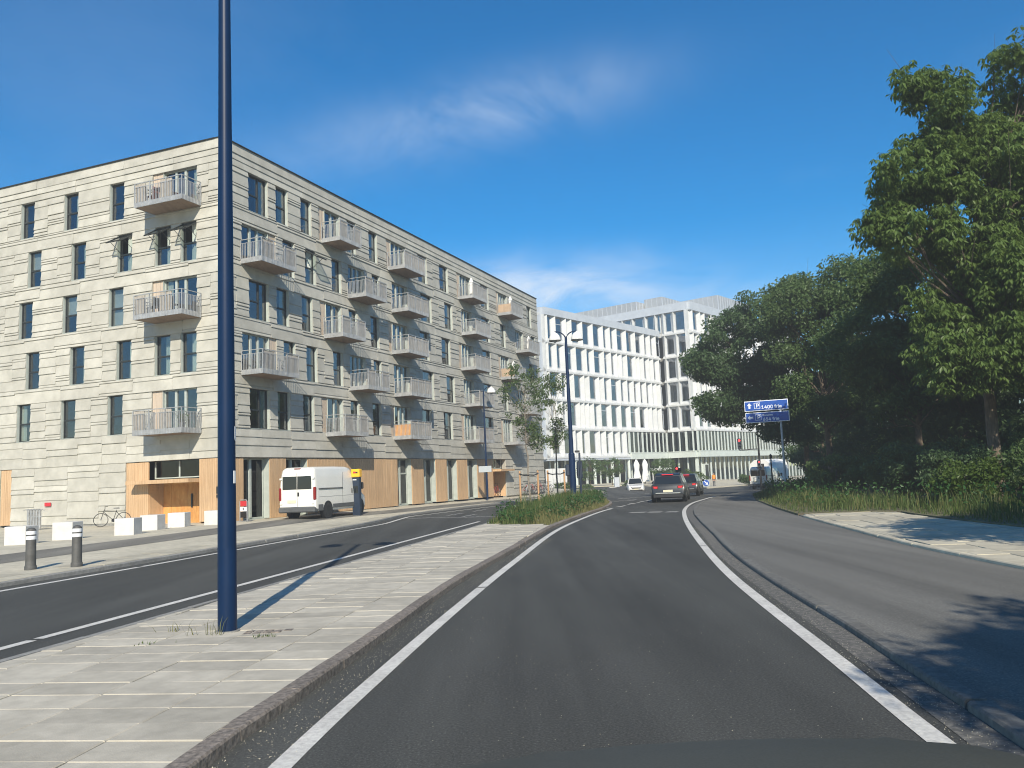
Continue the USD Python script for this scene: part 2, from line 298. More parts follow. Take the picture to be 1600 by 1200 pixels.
K['sign_back'] = mat('sign_back', (0.40, 0.45, 0.48), rough=0.5, metallic=0.2)
K['bark'] = mat('tree_bark', (0.07, 0.055, 0.04), (0.16, 0.125, 0.09), scale=6.0, rough=0.95, stretch=(3, 3, 0.6), bump=0.03, bscale=8)
K['bark_light'] = mat('tree_bark_pale', (0.16, 0.14, 0.11), (0.25, 0.22, 0.18), scale=8.0, rough=0.95, bump=0.01)
K['stake'] = mat('stake_wood', (0.40, 0.23, 0.11), (0.52, 0.32, 0.17), scale=4.0, stretch=(8, 8, 0.5), rough=0.8)
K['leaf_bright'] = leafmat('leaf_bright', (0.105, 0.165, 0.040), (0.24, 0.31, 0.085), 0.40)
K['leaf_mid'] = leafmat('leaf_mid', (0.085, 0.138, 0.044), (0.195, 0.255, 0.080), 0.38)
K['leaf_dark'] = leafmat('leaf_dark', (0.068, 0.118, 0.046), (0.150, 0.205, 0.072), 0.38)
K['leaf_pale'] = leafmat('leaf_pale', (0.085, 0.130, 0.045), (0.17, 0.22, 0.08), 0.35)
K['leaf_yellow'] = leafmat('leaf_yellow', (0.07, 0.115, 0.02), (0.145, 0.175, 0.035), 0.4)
K['grass'] = leafmat('grass_blades', (0.075, 0.115, 0.028), (0.18, 0.205, 0.06), 0.35, 0.6)
K['grass_dry'] = leafmat('grass_dry', (0.16, 0.16, 0.06), (0.30, 0.26, 0.12), 0.3, 0.7)
K['weed'] = leafmat('weed_leaves', (0.035, 0.095, 0.022), (0.09, 0.16, 0.045), 0.35)
K['white_panel'] = mat('white_facade', (0.50, 0.515, 0.505), (0.56, 0.575, 0.565), scale=1.2, rough=0.6, rand=0.03)
K['grey_facade'] = mat('grey_facade', (0.40, 0.44, 0.48), (0.46, 0.50, 0.54), scale=1.0, rough=0.5)
K['seam_metal'] = mat('seam_metal', (0.36, 0.38, 0.39), (0.42, 0.44, 0.45), scale=0.8, rough=0.5, metallic=0.3)
K['mull_green'] = mat('mullion_green', (0.48, 0.53, 0.49), (0.54, 0.59, 0.55), scale=1.0, rough=0.5)
K['canvas'] = mat('canvas_white', (0.74, 0.74, 0.70), (0.80, 0.80, 0.76), scale=3.0, rough=0.85)
K['orange_vest'] = mat('orange_vest', (0.80, 0.25, 0.03), rough=0.7)
K['skin'] = mat('skin', (0.45, 0.28, 0.20), rough=0.6)
K['cloth_dark'] = mat('cloth_dark', (0.03, 0.035, 0.05), rough=0.85)
K['redwood'] = mat('red_wood', (0.17, 0.055, 0.045), rough=0.6)
K['pot'] = mat('plant_pot', (0.12, 0.12, 0.12), rough=0.7)
K['bike_red'] = mat('bike_red', (0.30, 0.03, 0.03), rough=0.4)

# ---------------------------------------------------------------- ground, roads, pavements
DR = np.array([0.37109691, 0.92859414]); NR = np.array([0.92859414, -0.37109691])   # along / out of the grey building's street front
CORNER = np.array([-12.257, 35.159])
def smooth01(t): t = np.clip(t, 0, 1); return t * t * (3 - 2 * t)
def zg(p):
    p = np.asarray(p, float); d = p[..., 0] * NR[0] + p[..., 1] * NR[1]
    return -0.55 * smooth01((p[..., 1] - 46) / 36) * smooth01((d + 23.5) / 8)
def zpave(p):
    p = np.asarray(p, float)
    d = (-9.67 + 0.2 * (p[..., 1] - 15.8)) - p[..., 0]
    return zg(p) + 0.085 + 0.145 * smooth01(d / 6.0)
def resample(pts, step):
    pts = np.asarray(pts, float); 
    from scipy.interpolate import PchipInterpolator
    s = np.r_[0, np.cumsum(np.linalg.norm(np.diff(pts, axis=0), axis=1))]
    n = max(2, int(round(s[-1] / step)) + 1); q = np.linspace(0, s[-1], n)
    return np.stack([PchipInterpolator(s, pts[:, k])(q) for k in range(2)], 1)
def offset(pts, d):
    t = np.gradient(pts, axis=0); t /= np.linalg.norm(t, axis=1, keepdims=True)
    return pts + d * np.stack([t[:, 1], -t[:, 0]], 1)          # + is to the right of travel
def triangulate(poly, edge):
    v, f = trimesh.creation.triangulate_polygon(poly, engine='earcut')
    v3, f = trimesh.remesh.subdivide_to_size(np.c_[v, np.zeros(len(v))], f, edge, max_iter=14)
    n = np.cross(v3[f[:, 1]] - v3[f[:, 0]], v3[f[:, 2]] - v3[f[:, 0]])[:, 2]
    f = np.where(n[:, None] < 0, f[:, ::-1], f); return v3[:, :2], f
def sheet(poly, zf, edge=4.0, skirt=0.2):
    m = MB()
    for g in getattr(poly, 'geoms', [poly]):
        v, f = triangulate(g, edge); m.add(np.c_[v, zf(v)], f)
        if skirt:
            for ring in [g.exterior, *g.interiors]:
                c = np.array(ring.coords); c = np.vstack([np.vstack([a + (b - a) * t for t in np.linspace(0, 1, max(2, int(np.linalg.norm(b - a) / edge) + 2))[:-1]]) for a, b in zip(c[:-1], c[1:])] + [c[-1:]])
                z = zf(c)
                for (a, b, za, zb) in zip(c[:-1], c[1:], z[:-1], z[1:]):
                    m.quad((*a, za - skirt), (*b, zb - skirt), (*b, zb), (*a, za))
    return m
def strip(pts, w, zf, lift, step=0.8, left=None):
    p = resample(pts, step); a, b = offset(p, -w / 2), offset(p, w / 2); n = len(p)
    v = np.vstack([np.c_[a, zf(a) + lift], np.c_[b, zf(b) + lift]])
    f = [[i, n + i, n + i + 1, i + 1] for i in range(n - 1)]
    return MB().add(v, f)

xs = np.r_[-1500, -700, -300, -120, np.arange(-60, 81, 4.0), 120, 300, 700, 1500]; ys = np.r_[-1500, -600, -200, -60, np.arange(-20, 121, 4.0), 160, 300, 700, 1500]
X, Y = np.meshgrid(xs, ys); V = np.c_[X.ravel(), Y.ravel()]
nx, ny = len(xs), len(ys); I, J = np.meshgrid(np.arange(nx - 1), np.arange(ny - 1)); q0 = (J * nx + I).ravel()
MB().add(np.c_[V, zg(V) - 0.06], np.stack([q0, q0 + 1, q0 + nx + 1, q0 + nx], 1)).build('ground', K['soil'], kind='structure')
road = holder('road', stage.GetPrimAtPath('/World')); tag(road, kind='structure')
sheet(sbox(-40, -14, 75, 112), zg, 3.0, 0).build('carriageway', K['asphalt'], road)

kerbR = [(2.35, -8), (2.5, 0.5), (2.79, 4.92), (2.88, 5.63), (3.05, 7.13), (3.2, 8.42), (3.42, 10.84), (3.92, 15.3), (4.74, 20.55), (6.63, 31.89), (7.57, 36.0), (8.81, 40.32), (10.2, 44.43), (11.9, 49), (14.2, 54), (17.2, 59.5)]
kR = resample(kerbR, 0.5)
trackR = np.array([(7.0, -8), (7.0, 5), (7.05, 11.95), (7.2, 14.79), (7.85, 20.09), (8.79, 26.55), (9.5, 30.92), (11.1, 39.23), (13.08, 46.85), (15.6, 53), (18.6, 58.6)])
track_poly = Polygon(np.vstack([offset(kR, 0.15), trackR[::-1]]))
sheet(track_poly, lambda v: zg(v) + 0.05, 3.0, 0.12).build('cycle_track', K['asphalt_track'], kind='structure')
gut = offset(kR[(kR[:, 1] > 1) & (kR[:, 1] < 44)], -0.13)
strip(gut, 0.25, zg, 0.0035).build('gutter', K['gutter'], road)
isl_right = [(-2.25, -8), (-2.15, -2), (-2.02, 3.0), (-1.92, 5.22), (-1.74, 6.67), (-1.44, 9.24), (-1.08, 12.56), (-0.16, 18.41), (1.17, 26.59), (2.6, 33.0), (4.0, 38.6), (5.0, 44.5), (5.3, 49.5)]
iR = resample(isl_right, 0.5)
isl_left = [(-6.716 + 0.19 * y, y) for y in (-8, 0, 10, 20, 30, 40, 47)] + [(3.2, 50.5), (4.6, 51.3)]
iL = resample(isl_left, 0.5)
isl_poly = Polygon(np.vstack([iR, iL[::-1]]))
isl_z = lambda v: zg(v) + 0.055
core = isl_poly.buffer(-0.10)
sheet(core, isl_z, 3.0, 0.15).build('traffic_island', K['joint'], kind='structure')
def kerb_stones(path, w, h, length, matl, name, owner, zf, side, ymin, ymax, r=None):
    """separate kerb stones along a path; side=+1: body lies to the right of the path"""
    r = r or random.Random(3); p = resample(path, 0.05); s = np.r_[0, np.cumsum(np.linalg.norm(np.diff(p, axis=0), axis=1))]; t = 0.0
    while t + length < s[-1]:
        L = length * r.uniform(0.92, 1.06)
        ii = [np.searchsorted(s, t + 0.004), np.searchsorted(s, t + L - 0.006)]; t += L
        if ii[1] >= len(p): break
        a, b = p[ii[0]], p[ii[1]]
        if not (ymin < a[1] < ymax): continue
        d = b - a; d /= np.linalg.norm(d); n = np.array([d[1], -d[0]]) * side
        hh = h + r.uniform(-0.004, 0.004); ch = 0.016; m = MB(); prof = [(0.0, -0.1), (0.0, hh - ch), (ch, hh), (w - 0.004, hh), (w - 0.004, -0.1)]
        rings = []
        jig = [r.uniform(-0.004, 0.004) for _ in prof]
        for q in (a, b):
            z = float(zf(q)); rings.append([(q[0] + n[0] * (o + g), q[1] + n[1] * (o + g), z + zz) for (o, zz), g in zip(prof, jig)])
        m.mesh(loft(rings)).build(name, matl, owner)
isl = stage.GetPrimAtPath('/World/traffic_island'); trk = stage.GetPrimAtPath('/World/cycle_track')
kerb_stones(isl_right, 0.15, 0.085, 1.0, K['granite'], 'kerb_stone', isl, zg, -1, 0, 51)
kerb_stones(isl_left, 0.12, 0.08, 1.0, K['kerb_grey'], 'kerb_stone', isl, zg, 1, 5, 51)
kerb_stones(kerbR, 0.15, 0.062, 1.0, K['kerb_dark'], 'kerb_stone', trk, zg, 1, 2, 60)
# paving slabs of the island, one by one
ax = np.array([0.125, 0.992]); ay = np.array([0.992, -0.125])
r2 = random.Random(5); org = np.array([-2.37, 4.91]); cw, cl = 0.79, 0.387; nsl = 0
veg_line = lambda x: 27.7 - 0.87 * x
slab_area = core.buffer(-0.035)
cells = []
for ci in range(-9, 8):
    off = r2.choice([0, 0.5]) * cl if ci % 3 else 0.0
    for ri in range(-4, 66):
        c = org + ay * (ci * cw) + ax * (ri * cl + off)
        if c[1] < 2.5 or c[0] + 0.9 * 0 < -0.72 * c[1] - 1.0 or c[1] > veg_line(c[0]) : continue
        cells.append((c, ci, ri))
stuffm = MB()
cells.sort(key=lambda k: k[0][1])
for c, ci, ri in cells:
    a = 0.004
    poly = Polygon([c + ay * u * (cw / 2 - a) + ax * v * (cl / 2 - a) for u, v in ((-1, -1), (1, -1), (1, 1), (-1, 1))]).intersection(slab_area)
    if poly.is_empty or poly.geom_type != 'Polygon' or poly.area < 0.03: continue
    q = np.array(poly.exterior.coords)[:-1]
    if Polygon(q).exterior.is_ccw is False: q = q[::-1]
    tilt = np.array([r2.uniform(-1, 1), r2.uniform(-1, 1)]) * 0.005; base = 0.083 + r2.uniform(-0.004, 0.004)
    ctr = q.mean(0); inner = ctr + (q - ctr) * (1 - 0.011 / np.maximum(np.linalg.norm(q - ctr, axis=1, keepdims=True), 0.05))
    zt = zg(q) + base + (q - ctr) @ tilt; k = len(q)
    v = np.vstack([np.c_[q, zg(q) + 0.02], np.c_[q, zt - 0.007], np.c_[inner, zt]])
    f = []
    for i in range(k):
        j = (i + 1) % k
        f += [[i, j, k + j], [i, k + j, k + i], [k + i, k + j, 2 * k + j], [k + i, 2 * k + j, 2 * k + i]]
    for i in range(1, k - 1): f.append([2 * k, 2 * k + i, 2 * k + i + 1])
    nsl += 1
    if nsl <= 300: MB().add(v, f).build('paving_slab', K['slab'], isl)
    else: stuffm.add(v, f)
if stuffm.n: stuffm.build('small_paving_slabs', K['slab'], isl, kind='stuff')

# left pavement with cycle path
pave_edge = [(-14.5, -8), (-11.6, 6), (-9.67, 15.8), (-9.12, 17.92), (-8.07, 22.65), (-6.3, 30.96), (-5.62, 36.0), (-5.45, 38.8), (-4.75, 42), (-3.0, 47), (-1.0, 52.5), (1.3, 58), (3.6, 64), (6.0, 70), (8, 76)]
pe = resample(pave_edge, 0.6)
pave_poly = Polygon(np.vstack([pe, [(4, 96), (-40, 96), (-60, 60), (-60, -8)]]))
sheet(pave_poly.buffer(-0.08), lambda v: zpave(v), 2.5, 0.2).build('pavement', K['slab_light'], kind='structure')
pav = stage.GetPrimAtPath('/World/pavement')
kerb_stones(pave_edge, 0.14, 0.09, 1.0, K['kerb_grey'], 'kerb_stone', pav, zg, -1, 10, 70)
pl_ = resample([(-18.6, -8), (-16.0, 7), (-13.5, 20), (-12.75, 23.5), (-11.85, 27.5), (-11.05, 31.6), (-9.75, 38.5), (-7.2, 43.5), (-4.2, 51.4), (-1.2, 57.8), (1.0, 63)], 0.8)
pr_ = resample([(-17.3, -8), (-14.6, 7), (-12.2, 18), (-11.1, 23), (-10.05, 28), (-8.85, 33.5), (-7.5, 38.3), (-5.7, 42), (-3.2, 48.5), (-1.2, 53.5), (1.3, 59.5), (2.2, 62)], 0.8)
sheet(Polygon(np.vstack([pl_, pr_[::-1]])), lambda v: zpave(v) + 0.006, 1.5, 0).build('cycle_path', K['asphalt_path'], kind='structure')
# joints of the left pavement: separate long slab rows beside the road
r3 = random.Random(8); ps = resample(pave_edge, 0.05); cnt = 0
ss = np.r_[0, np.cumsum(np.linalg.norm(np.diff(ps, axis=0), axis=1))]
for row in range(2):
    t = 0.0
    while t < ss[-1] - 2:
        L = r3.uniform(0.9, 1.3); i0, i1 = np.searchsorted(ss, t + 0.006), np.searchsorted(ss, t + L - 0.006); t += L
        a, b = ps[i0], ps[min(i1, len(ps) - 1)]
        if not 11 < a[1] < 37: continue
        d = (b - a) / np.linalg.norm(b - a); n = np.array([-d[1], d[0]]); o0, o1 = 0.17 + row * 0.52, 0.17 + row * 0.52 + 0.50
        q = [a + n * o0, b + n * o0, b + n * o1, a + n * o1]; zz = r3.uniform(0.008, 0.016)
        m = MB().hexa([(*p, float(zpave(p)) - 0.05) for p in q] + [(*p, float(zpave(p)) + zz) for p in q]); m.build('paving_slab', K['slab_light'], pav)

# right-hand paved rest area and verge
right_pave = Polygon([(7.0, -8), (7.0, 5), (7.05, 11.95), (7.2, 14.79), (7.85, 20.09), (8.79, 26.55), (10.95, 26.29), (11.54, 25.53), (11.3, 24.0), (11.15, 22.1), (10.95, 19.55), (10.95, 18.4), (11.0, 10), (11, -8)])
sheet(right_pave.buffer(-0.03), lambda v: zg(v) + 0.07, 3.0, 0.15).build('rest_area', K['joint'], kind='structure')
ra = stage.GetPrimAtPath('/World/rest_area')
kerb_stones([(7.0, -8), (7.0, 5), (7.05, 11.95), (7.2, 14.79), (7.85, 20.09), (8.79, 26.55)], 0.14, 0.105, 1.0, K['slab_light'], 'kerb_stone', ra, zg, 1, 3, 27)
inn = right_pave.buffer(-0.15); r4 = random.Random(12)
ux = np.array([0.145, 0.989]); uy = np.array([0.989, -0.145]); o = np.array([7.7, 20.0])
for ci in range(-2, 8):
    for ri in range(-14, 9):
        c = o + uy * (ci * 0.62 + 0.1) + ux * (ri * 0.92 + (0.46 if ci % 2 else 0))
        if c[1] < 9: continue
        poly = Polygon([c + uy * u * 0.298 + ux * v * 0.448 for u, v in ((-1, -1), (1, -1), (1, 1), (-1, 1))]).intersection(inn)
        if poly.is_empty or poly.geom_type != 'Polygon' or poly.area < 0.04: continue
        q = np.array(poly.exterior.coords)[:-1]; q = q if Polygon(q).exterior.is_ccw else q[::-1]; k = len(q); b = 0.098 + r4.uniform(-0.006, 0.006)
        v = np.vstack([np.c_[q, zg(q) + 0.04], np.c_[q, zg(q) + b]]); f = []
        for i in range(k):
            j = (i + 1) % k; f += [[i, j, k + j], [i, k + j, k + i]]
        for i in range(1, k - 1): f.append([k, k + i, k + i + 1])
        MB().add(v, f).build('paving_slab', K['slab_light'], ra)
verge_poly = Polygon([(8.79, 26.56), (9.5, 30.92), (11.1, 39.23), (13.08, 46.85), (15.6, 53), (18.6, 58.6), (24, 62.5), (40, 70), (75, 88), (75, -14), (11.02, -14), (11.02, 10), (10.97, 18.4), (10.97, 19.55), (11.17, 22.1), (11.32, 24.0), (11.56, 25.53), (10.97, 26.31)])
verge_z = lambda v: zg(v) + 0.10 + 0.25 * meshkit.noise(np.c_[np.asarray(v) * 0.4, np.zeros(len(v))]) * smooth01(np.asarray(v)[:, 0] * 0 + 1)
sheet(verge_poly, lambda v: zg(v) + 0.11, 4.0, 0.2).build('verge', K['soil'], kind='structure')
# forecourt in front of the white building
fore = Polygon([(-6, 101), (7.0, 98.5), (13, 96.5), (17, 91.5), (20.5, 91.0), (30, 101), (62, 134), (60, 150), (-10, 150)])
sheet(fore, lambda v: zg(v) + 0.12, 6.0, 0.25).build('forecourt', K['slab_light'], kind='structure')

# road markings (painted sheets 4 mm above the road)
lineL = [(-1.7, 0.5), (-1.6, 3.0), (-1.45, 5.3), (-1.2, 7.77), (-0.56, 13.1), (-0.15, 16.14), (1.14, 25.06), (2.6, 32), (3.75, 36.6), (4.35, 38.5)]
def line(pts, w, name='edge_line', m='paint', lift=0.0045, seg=None):
    p = resample(pts, 0.1); s = np.r_[0, np.cumsum(np.linalg.norm(np.diff(p, axis=0), axis=1))]
    if seg is None: strip(p, w, zg, lift).build(name, K[m], road); return
    t = seg[2] if len(seg) > 2 else 0.0
    while t < s[-1] - 0.2:
        i0, i1 = np.searchsorted(s, t), min(np.searchsorted(s, t + seg[0]), len(p) - 1); t += seg[0] + seg[1]
        if i1 - i0 > 2: strip(p[i0:i1 + 1], w, zg, lift, 0.4).build(name, K[m], road)
line(lineL, 0.145, seg=(5.15, 0.025, 2.05))
line([(4.35, 38.5), (4.15, 39.3)], 0.12)
lineR = [(2.1, 0.5), (2.22, 2.6), (2.40, 4.98), (2.62, 7.12), (3.17, 12.61), (3.90, 17.87), (6.30, 32.0), (7.26, 36.35), (8.47, 40.76), (9.9, 44.8), (11.5, 49)]
line(lineR, 0.15, seg=(5.6, 0.02, 0.95))
line([(-9.4, 1.5), (-7.5, 0.2)], 0.15) if False else None
line([(-7.54 + 0.19 * y, y) for y in (3, 10, 20, 32.0)], 0.14, seg=(6.0, 0.02, 1.0))
line([(-10.4, 10), (-9.27, 15.16), (-8.55, 18.2), (-7.74, 22), (-6.8, 26.3), (-5.95, 30.0), (-5.22, 33.9), (-5.12, 36.5), (-5.0, 38.6), (-4.12, 41), (-3.28, 43.1), (-1.2, 48)], 0.15, seg=(8.0, 0.02, 1.0))
line([(4.55, 34.2), (6.25, 32.9)], 0.30, 'stop_line', seg=(0.62, 0.16, 0.0))
for a, b in (((4.75, 39.9), (5.25, 41.0)), ((5.55, 42.4), (6.1, 43.7)), ((6.3, 44.4), (6.85, 45.6)), ((7.1, 46.3), (7.6, 47.5)), ((7.9, 48.3), (8.5, 49.6))):
    line([a, b], 0.16, 'lane_dash')
line([(6.3, 53.0), (9.6, 59.8)], 0.14, 'lane_line'); line([(4.9, 46.4), (7.2, 50.5)], 0.12, 'lane_line', 'paint_worn')
line([(9.0, 57.4), (12.5, 63.5)], 0.14, 'lane_line', 'paint_worn')
for a, b in (((-3.2, 38.4), (-2.6, 40.4)), ((-2.2, 41.8), (-1.6, 43.8)), ((-1.0, 45.6), (-0.3, 47.4)), ((-4.6, 44.2), (-3.7, 46.4)), ((-2.9, 48.6), (-2.0, 50.8))):
    line([a, b], 0.16, 'lane_dash', 'paint_worn')
line([(-4.9, 37.3), (-0.4, 35.2)], 0.22, 'give_way_line', 'paint_worn')
line([(-2.4, 36.6), (-1.9, 38.6)], 0.16, 'arrow_stem', 'paint_worn'); line([(6.2, 47.4), (6.9, 49.0)], 0.16, 'arrow_stem', 'paint_worn')
line([(14, 84), (21, 90)], 0.3, 'lane_line', 'paint_worn'); line([(9.5, 74), (13.5, 80)], 0.14, 'lane_line', 'paint_worn')

# thin summer air
hzm = usdkit.material(stage, '/World/Looks/haze_look', {'v': ('principled_volume', {'color': (0.93, 0.97, 1.0), 'density': 0.0011, 'anisotropy': 0.0})}, [], volume='v.volume')
MB().box(-90, 100, -25, 170, -2.0, 36.0).build('haze', hzm, kind='stuff', label='thin bright air between the viewpoint and the far buildings', cat='haze')

# ---------------------------------------------------------------- the grey apartment building
apt = thing('apartment_building', 'long grey concrete apartment block with stepped ledges, balconies and timber ground floor', 'building', (*CORNER, 0), math.atan2(DR[1], DR[0]))
ZB = [4.25, 6.72, 9.20, 11.67, 14.15]; ZT = [6.03, 8.49, 10.97, 13.43, 15.92]; ZG, ZR = 2.97, 16.96
RFX = lambda s, o, z: (s, -o, z)
LFX = lambda s, o, z: (-o, s, z)
def fbox(m, F, s0, s1, o0, o1, z0, z1):
    p = [F(s, o, z) for z in (z0, z1) for s, o in ((s0, o0), (s1, o0), (s1, o1), (s0, o1))]
    h = trimesh.Trimesh(np.array(p), np.array(MB.HEX)[:, [0, 1, 2]].tolist() + np.array(MB.HEX)[:, [0, 2, 3]].tolist(), process=False)
    if h.volume < 0: h.invert()
    return m.mesh(h)
def fquad(m, F, s0, s1, o, z0, z1):
    p = [np.array(F(s, o, z), float) for s, z in ((s0, z0), (s1, z0), (s1, z1), (s0, z1))]; n = np.cross(p[1] - p[0], p[2] - p[0]); out = np.array(F(s0, o + 1, z0), float) - p[0]
    return m.quad(*(p if n @ out > 0 else p[::-1]))
def fpoly(m, F, ring_so, z0, z1):
    """prism over a (s,o) ring"""
    mm = loft([[F(s, o, z0) for s, o in ring_so], [F(s, o, z1) for s, o in ring_so]]); return m.mesh(mm)
boards = []          # (size key, verts, faces)
def board(F, s0, s1, z0, z1, r, proud=None):
    pb = proud if proud is not None else r.uniform(0.036, 0.062); pt = r.uniform(0.0, 0.012)
    g = 0.004
    ring = lambda s: [F(s, -0.02, z0), F(s, pb, z0), F(s, pb, z0 + min(0.035, (z1 - z0) * 0.3)), F(s, pt + 0.004, z1 - 0.003), F(s, -0.02, z1 - 0.003)]
    boards.append((F(0.5 * (s0 + s1), 0, z0), (s1 - s0) * (z1 - z0), loft([ring(s0 + g), ring(s1 - g)])))
def rows(total, r, kind):
    if kind == 'span': pat = r.choice([[0.40, 0.10], [0.46, 0.13, 0.08], [0.12, 0.42, 0.1], [0.5, 0.2]])
    elif kind == 'base': pat = [r.uniform(0.3, 0.55) for _ in range(3)]
    elif kind == 'low': pat = [r.choice([0.22, 0.35, 0.5, 0.6]) for _ in range(6)]
    elif kind == 'top': pat = [0.30, 0.27, 0.42]
    else:
        pat = [0.11, 0.44, 0.12, 0.52, 0.34, 0.25]; r.shuffle(pat)
        if r.random() < 0.5: pat = pat[:-1]
    k = total / sum(pat); return [p * k for p in pat]
def fill(F, s0, s1, z0, z1, r, kind, lmin, lmax):
    n = max(1, int(round((s1 - s0) / r.uniform(lmin, lmax)))); cuts = [s0] + sorted(s0 + (s1 - s0) * (i + r.uniform(-0.16, 0.16)) / n for i in range(1, n)) + [s1]
    for a, b in zip(cuts[:-1], cuts[1:]):
        z = z0
        for h in rows(z1 - z0, r, kind): board(F, a, b, z, z + h, r); z += h
# openings per floor: (s0, s1, kind); 't' = timber infill beside a balcony door
odd = [(1.70, 3.08, 'wide'), (3.65, 4.58, 'w'), (5.60, 6.50, 'w'), (7.12, 7.68, 't'), (7.68, 9.05, 'door'), (9.76, 10.62, 'w'), (11.97, 12.88, 'w'), (13.90, 14.45, 't'), (14.45, 16.25, 'door'), (17.78, 19.0, 'w'), (20.75, 22.05, 'w'), (23.40, 23.95, 't'), (23.95, 25.75, 'door'), (27.40, 28.9, 'w'), (30.38, 30.9, 't'), (30.9, 32.6, 'door'), (36.95, 38.0, 'w')]
even = [(1.22, 3.10, 'door'), (3.10, 3.62, 't'), (4.14, 5.05, 'w'), (5.92, 6.82, 'w'), (8.22, 9.12, 'w'), (9.78, 11.4, 'door'), (12.2, 13.05, 'w'), (14.45, 16.3, 'door'), (18.0, 19.5, 'w'), (21.35, 22.55, 'w'), (24.0, 25.7, 'door'), (27.4, 28.9, 'w'), (31.0, 32.0, 'w'), (34.1, 35.9, 'door'), (37.7, 38.7, 'w')]
Lodd = [(1.36, 3.30, 'door'), (3.30, 3.90, 't'), (5.60, 6.50, 'w'), (8.48, 9.40, 'w'), (11.38, 12.30, 'w'), (14.3, 15.2, 'w')]
Leven = [(1.38, 2.27, 'w'), (2.85, 3.75, 'w'), (5.10, 6.00, 'w'), (7.96, 8.88, 'w'), (10.86, 11.76, 'w'), (13.8, 14.7, 'w')]
LEN_R, LEN_L = 39.5, 17.0
def window(F, s0, s1, z0, z1, kind, r, face, floor, idx, open_top=False):
    fr = MB(); w = 0.05; o0, o1 = -0.20, -0.13
    metal = K['dark_metal'] if kind != 'door' else K['light_metal']
    for a, b, c, d in ((s0, s0 + w, z0, z1), (s1 - w, s1, z0, z1), (s0 + w, s1 - w, z0, z0 + w), (s0 + w, s1 - w, z1 - w, z1)): fbox(fr, F, a, b, o0, o1, c, d)
    zm = z0 + (z1 - z0) * 0.47
    if kind == 'w': fbox(fr, F, s0 + w, s1 - w, o0, o1 + 0.012, zm - 0.035, zm + 0.035)
    elif kind == 'wide':
        sm = s0 + (s1 - s0) * 0.60; fbox(fr, F, sm - 0.035, sm + 0.035, o0, o1 + 0.012, z0 + w, z1 - w); fbox(fr, F, s0 + w, sm - 0.035, o0, o1 + 0.01, zm - 0.03, zm + 0.03)
    else:
        n = 3 if s1 - s0 > 1.55 else 2
        for i in range(1, n):
            sm = s0 + (s1 - s0) * (i / n + (0.06 if i == 1 else 0)); fbox(fr, F, sm - 0.055, sm + 0.055, o0, o1 + 0.02, z0 + w, z1 - w)
    wd = fr.build('window', metal, apt)
    ztop = zm if open_top else z1 - w * 0.6
    g = fquad(MB(), F, s0 + w * .6, s1 - w * .6, -0.165, z0 + w * .6, ztop); g.build('pane', K['glass'], wd)
    # sill and metal lining on the reveal that the street sees
    sl = MB(); fbox(sl, F, s0, s1, -0.13, 0.03, z0 - 0.025, z0 - 0.003); fbox(sl, F, s1 - 0.012, s1 - 0.001, -0.13, 0.0, z0, z1); fbox(sl, F, s0 + 0.001, s0 + 0.012, -0.13, 0.0, z0, z1); sl.build('reveal', K['light_metal'], wd)
    if open_top:
        a = math.radians(58); L = z1 - zm; sh = MB(); zc = z1 - 0.06
        def P(s, t, d): return F(s, -0.12 + t * math.sin(a) + d * math.cos(a), zc - t * math.cos(a) + d * math.sin(a))
        for (sa, sb, ta, tb) in ((s0, s0 + w, 0, L), (s1 - w, s1, 0, L), (s0, s1, 0, w), (s0, s1, L - w, L)):
            h = trimesh.convex.convex_hull(np.array([P(s, t, d) for s in (sa, sb) for t in (ta, tb) for d in (0, 0.05)])); sh.mesh(h)
        for s in (s0 + 0.04, s1 - 0.04): sh.tube([F(s, -0.15, zm + 0.1), P(s, L * 0.75, 0)], 0.012, 5)
        sa = sh.build('open_sash', K['dark_metal'], wd)
        MB().quad(P(s0 + w, w, .02), P(s1 - w, w, .02), P(s1 - w, L - w, .02), P(s0 + w, L - w, .02)).build('sash_pane', K['glass'], wd)
    u = r.random()
    if u < 0.72:
        c = MB(); wide = (s1 - s0) * (r.uniform(0.28, 0.55) if kind != 'door' else r.uniform(0.12, 0.25))
        left = r.random() < (0.75 if face == 'L' else 0.35); ca = s0 + 0.03 if left else s1 - 0.03 - wide; n = 14
        pts = [(ca + wide * i / n, -0.25 + 0.03 * math.sin(i * 2.1 + idx)) for i in range(n + 1)]
        v = [F(s, o, z0 + 0.03) for s, o in pts] + [F(s, o, z1 - 0.05) for s, o in pts]
        c.add(v, [[i, i + 1, n + 2 + i, n + 1 + i] for i in range(n)]); c.build('curtain', K['curtain'], wd)
    elif u < 0.78:
        zz = z0 + (z1 - z0) * r.choice([0.0, 0.45, 0.6]); MB().quad(F(s0 + .05, -0.27, zz), F(s1 - .05, -0.27, zz), F(s1 - .05, -0.27, z1), F(s0 + .05, -0.27, z1)).build('blind', K['blind'], wd)
def slats(m, F, s0, s1, o, z0, z1, r, pitch=0.115, th=0.03):
    n = max(1, int(round((s1 - s0) / pitch))); p = (s1 - s0) / n
    for i in range(n):
        d = r.uniform(0, 0.008); fbox(m, F, s0 + i * p + 0.004, s0 + (i + 1) * p - 0.004, o - th, o + d, z0, z1)
    fbox(m, F, s0, s1, o - th - 0.03, o - th + 0.006, z0, z1)
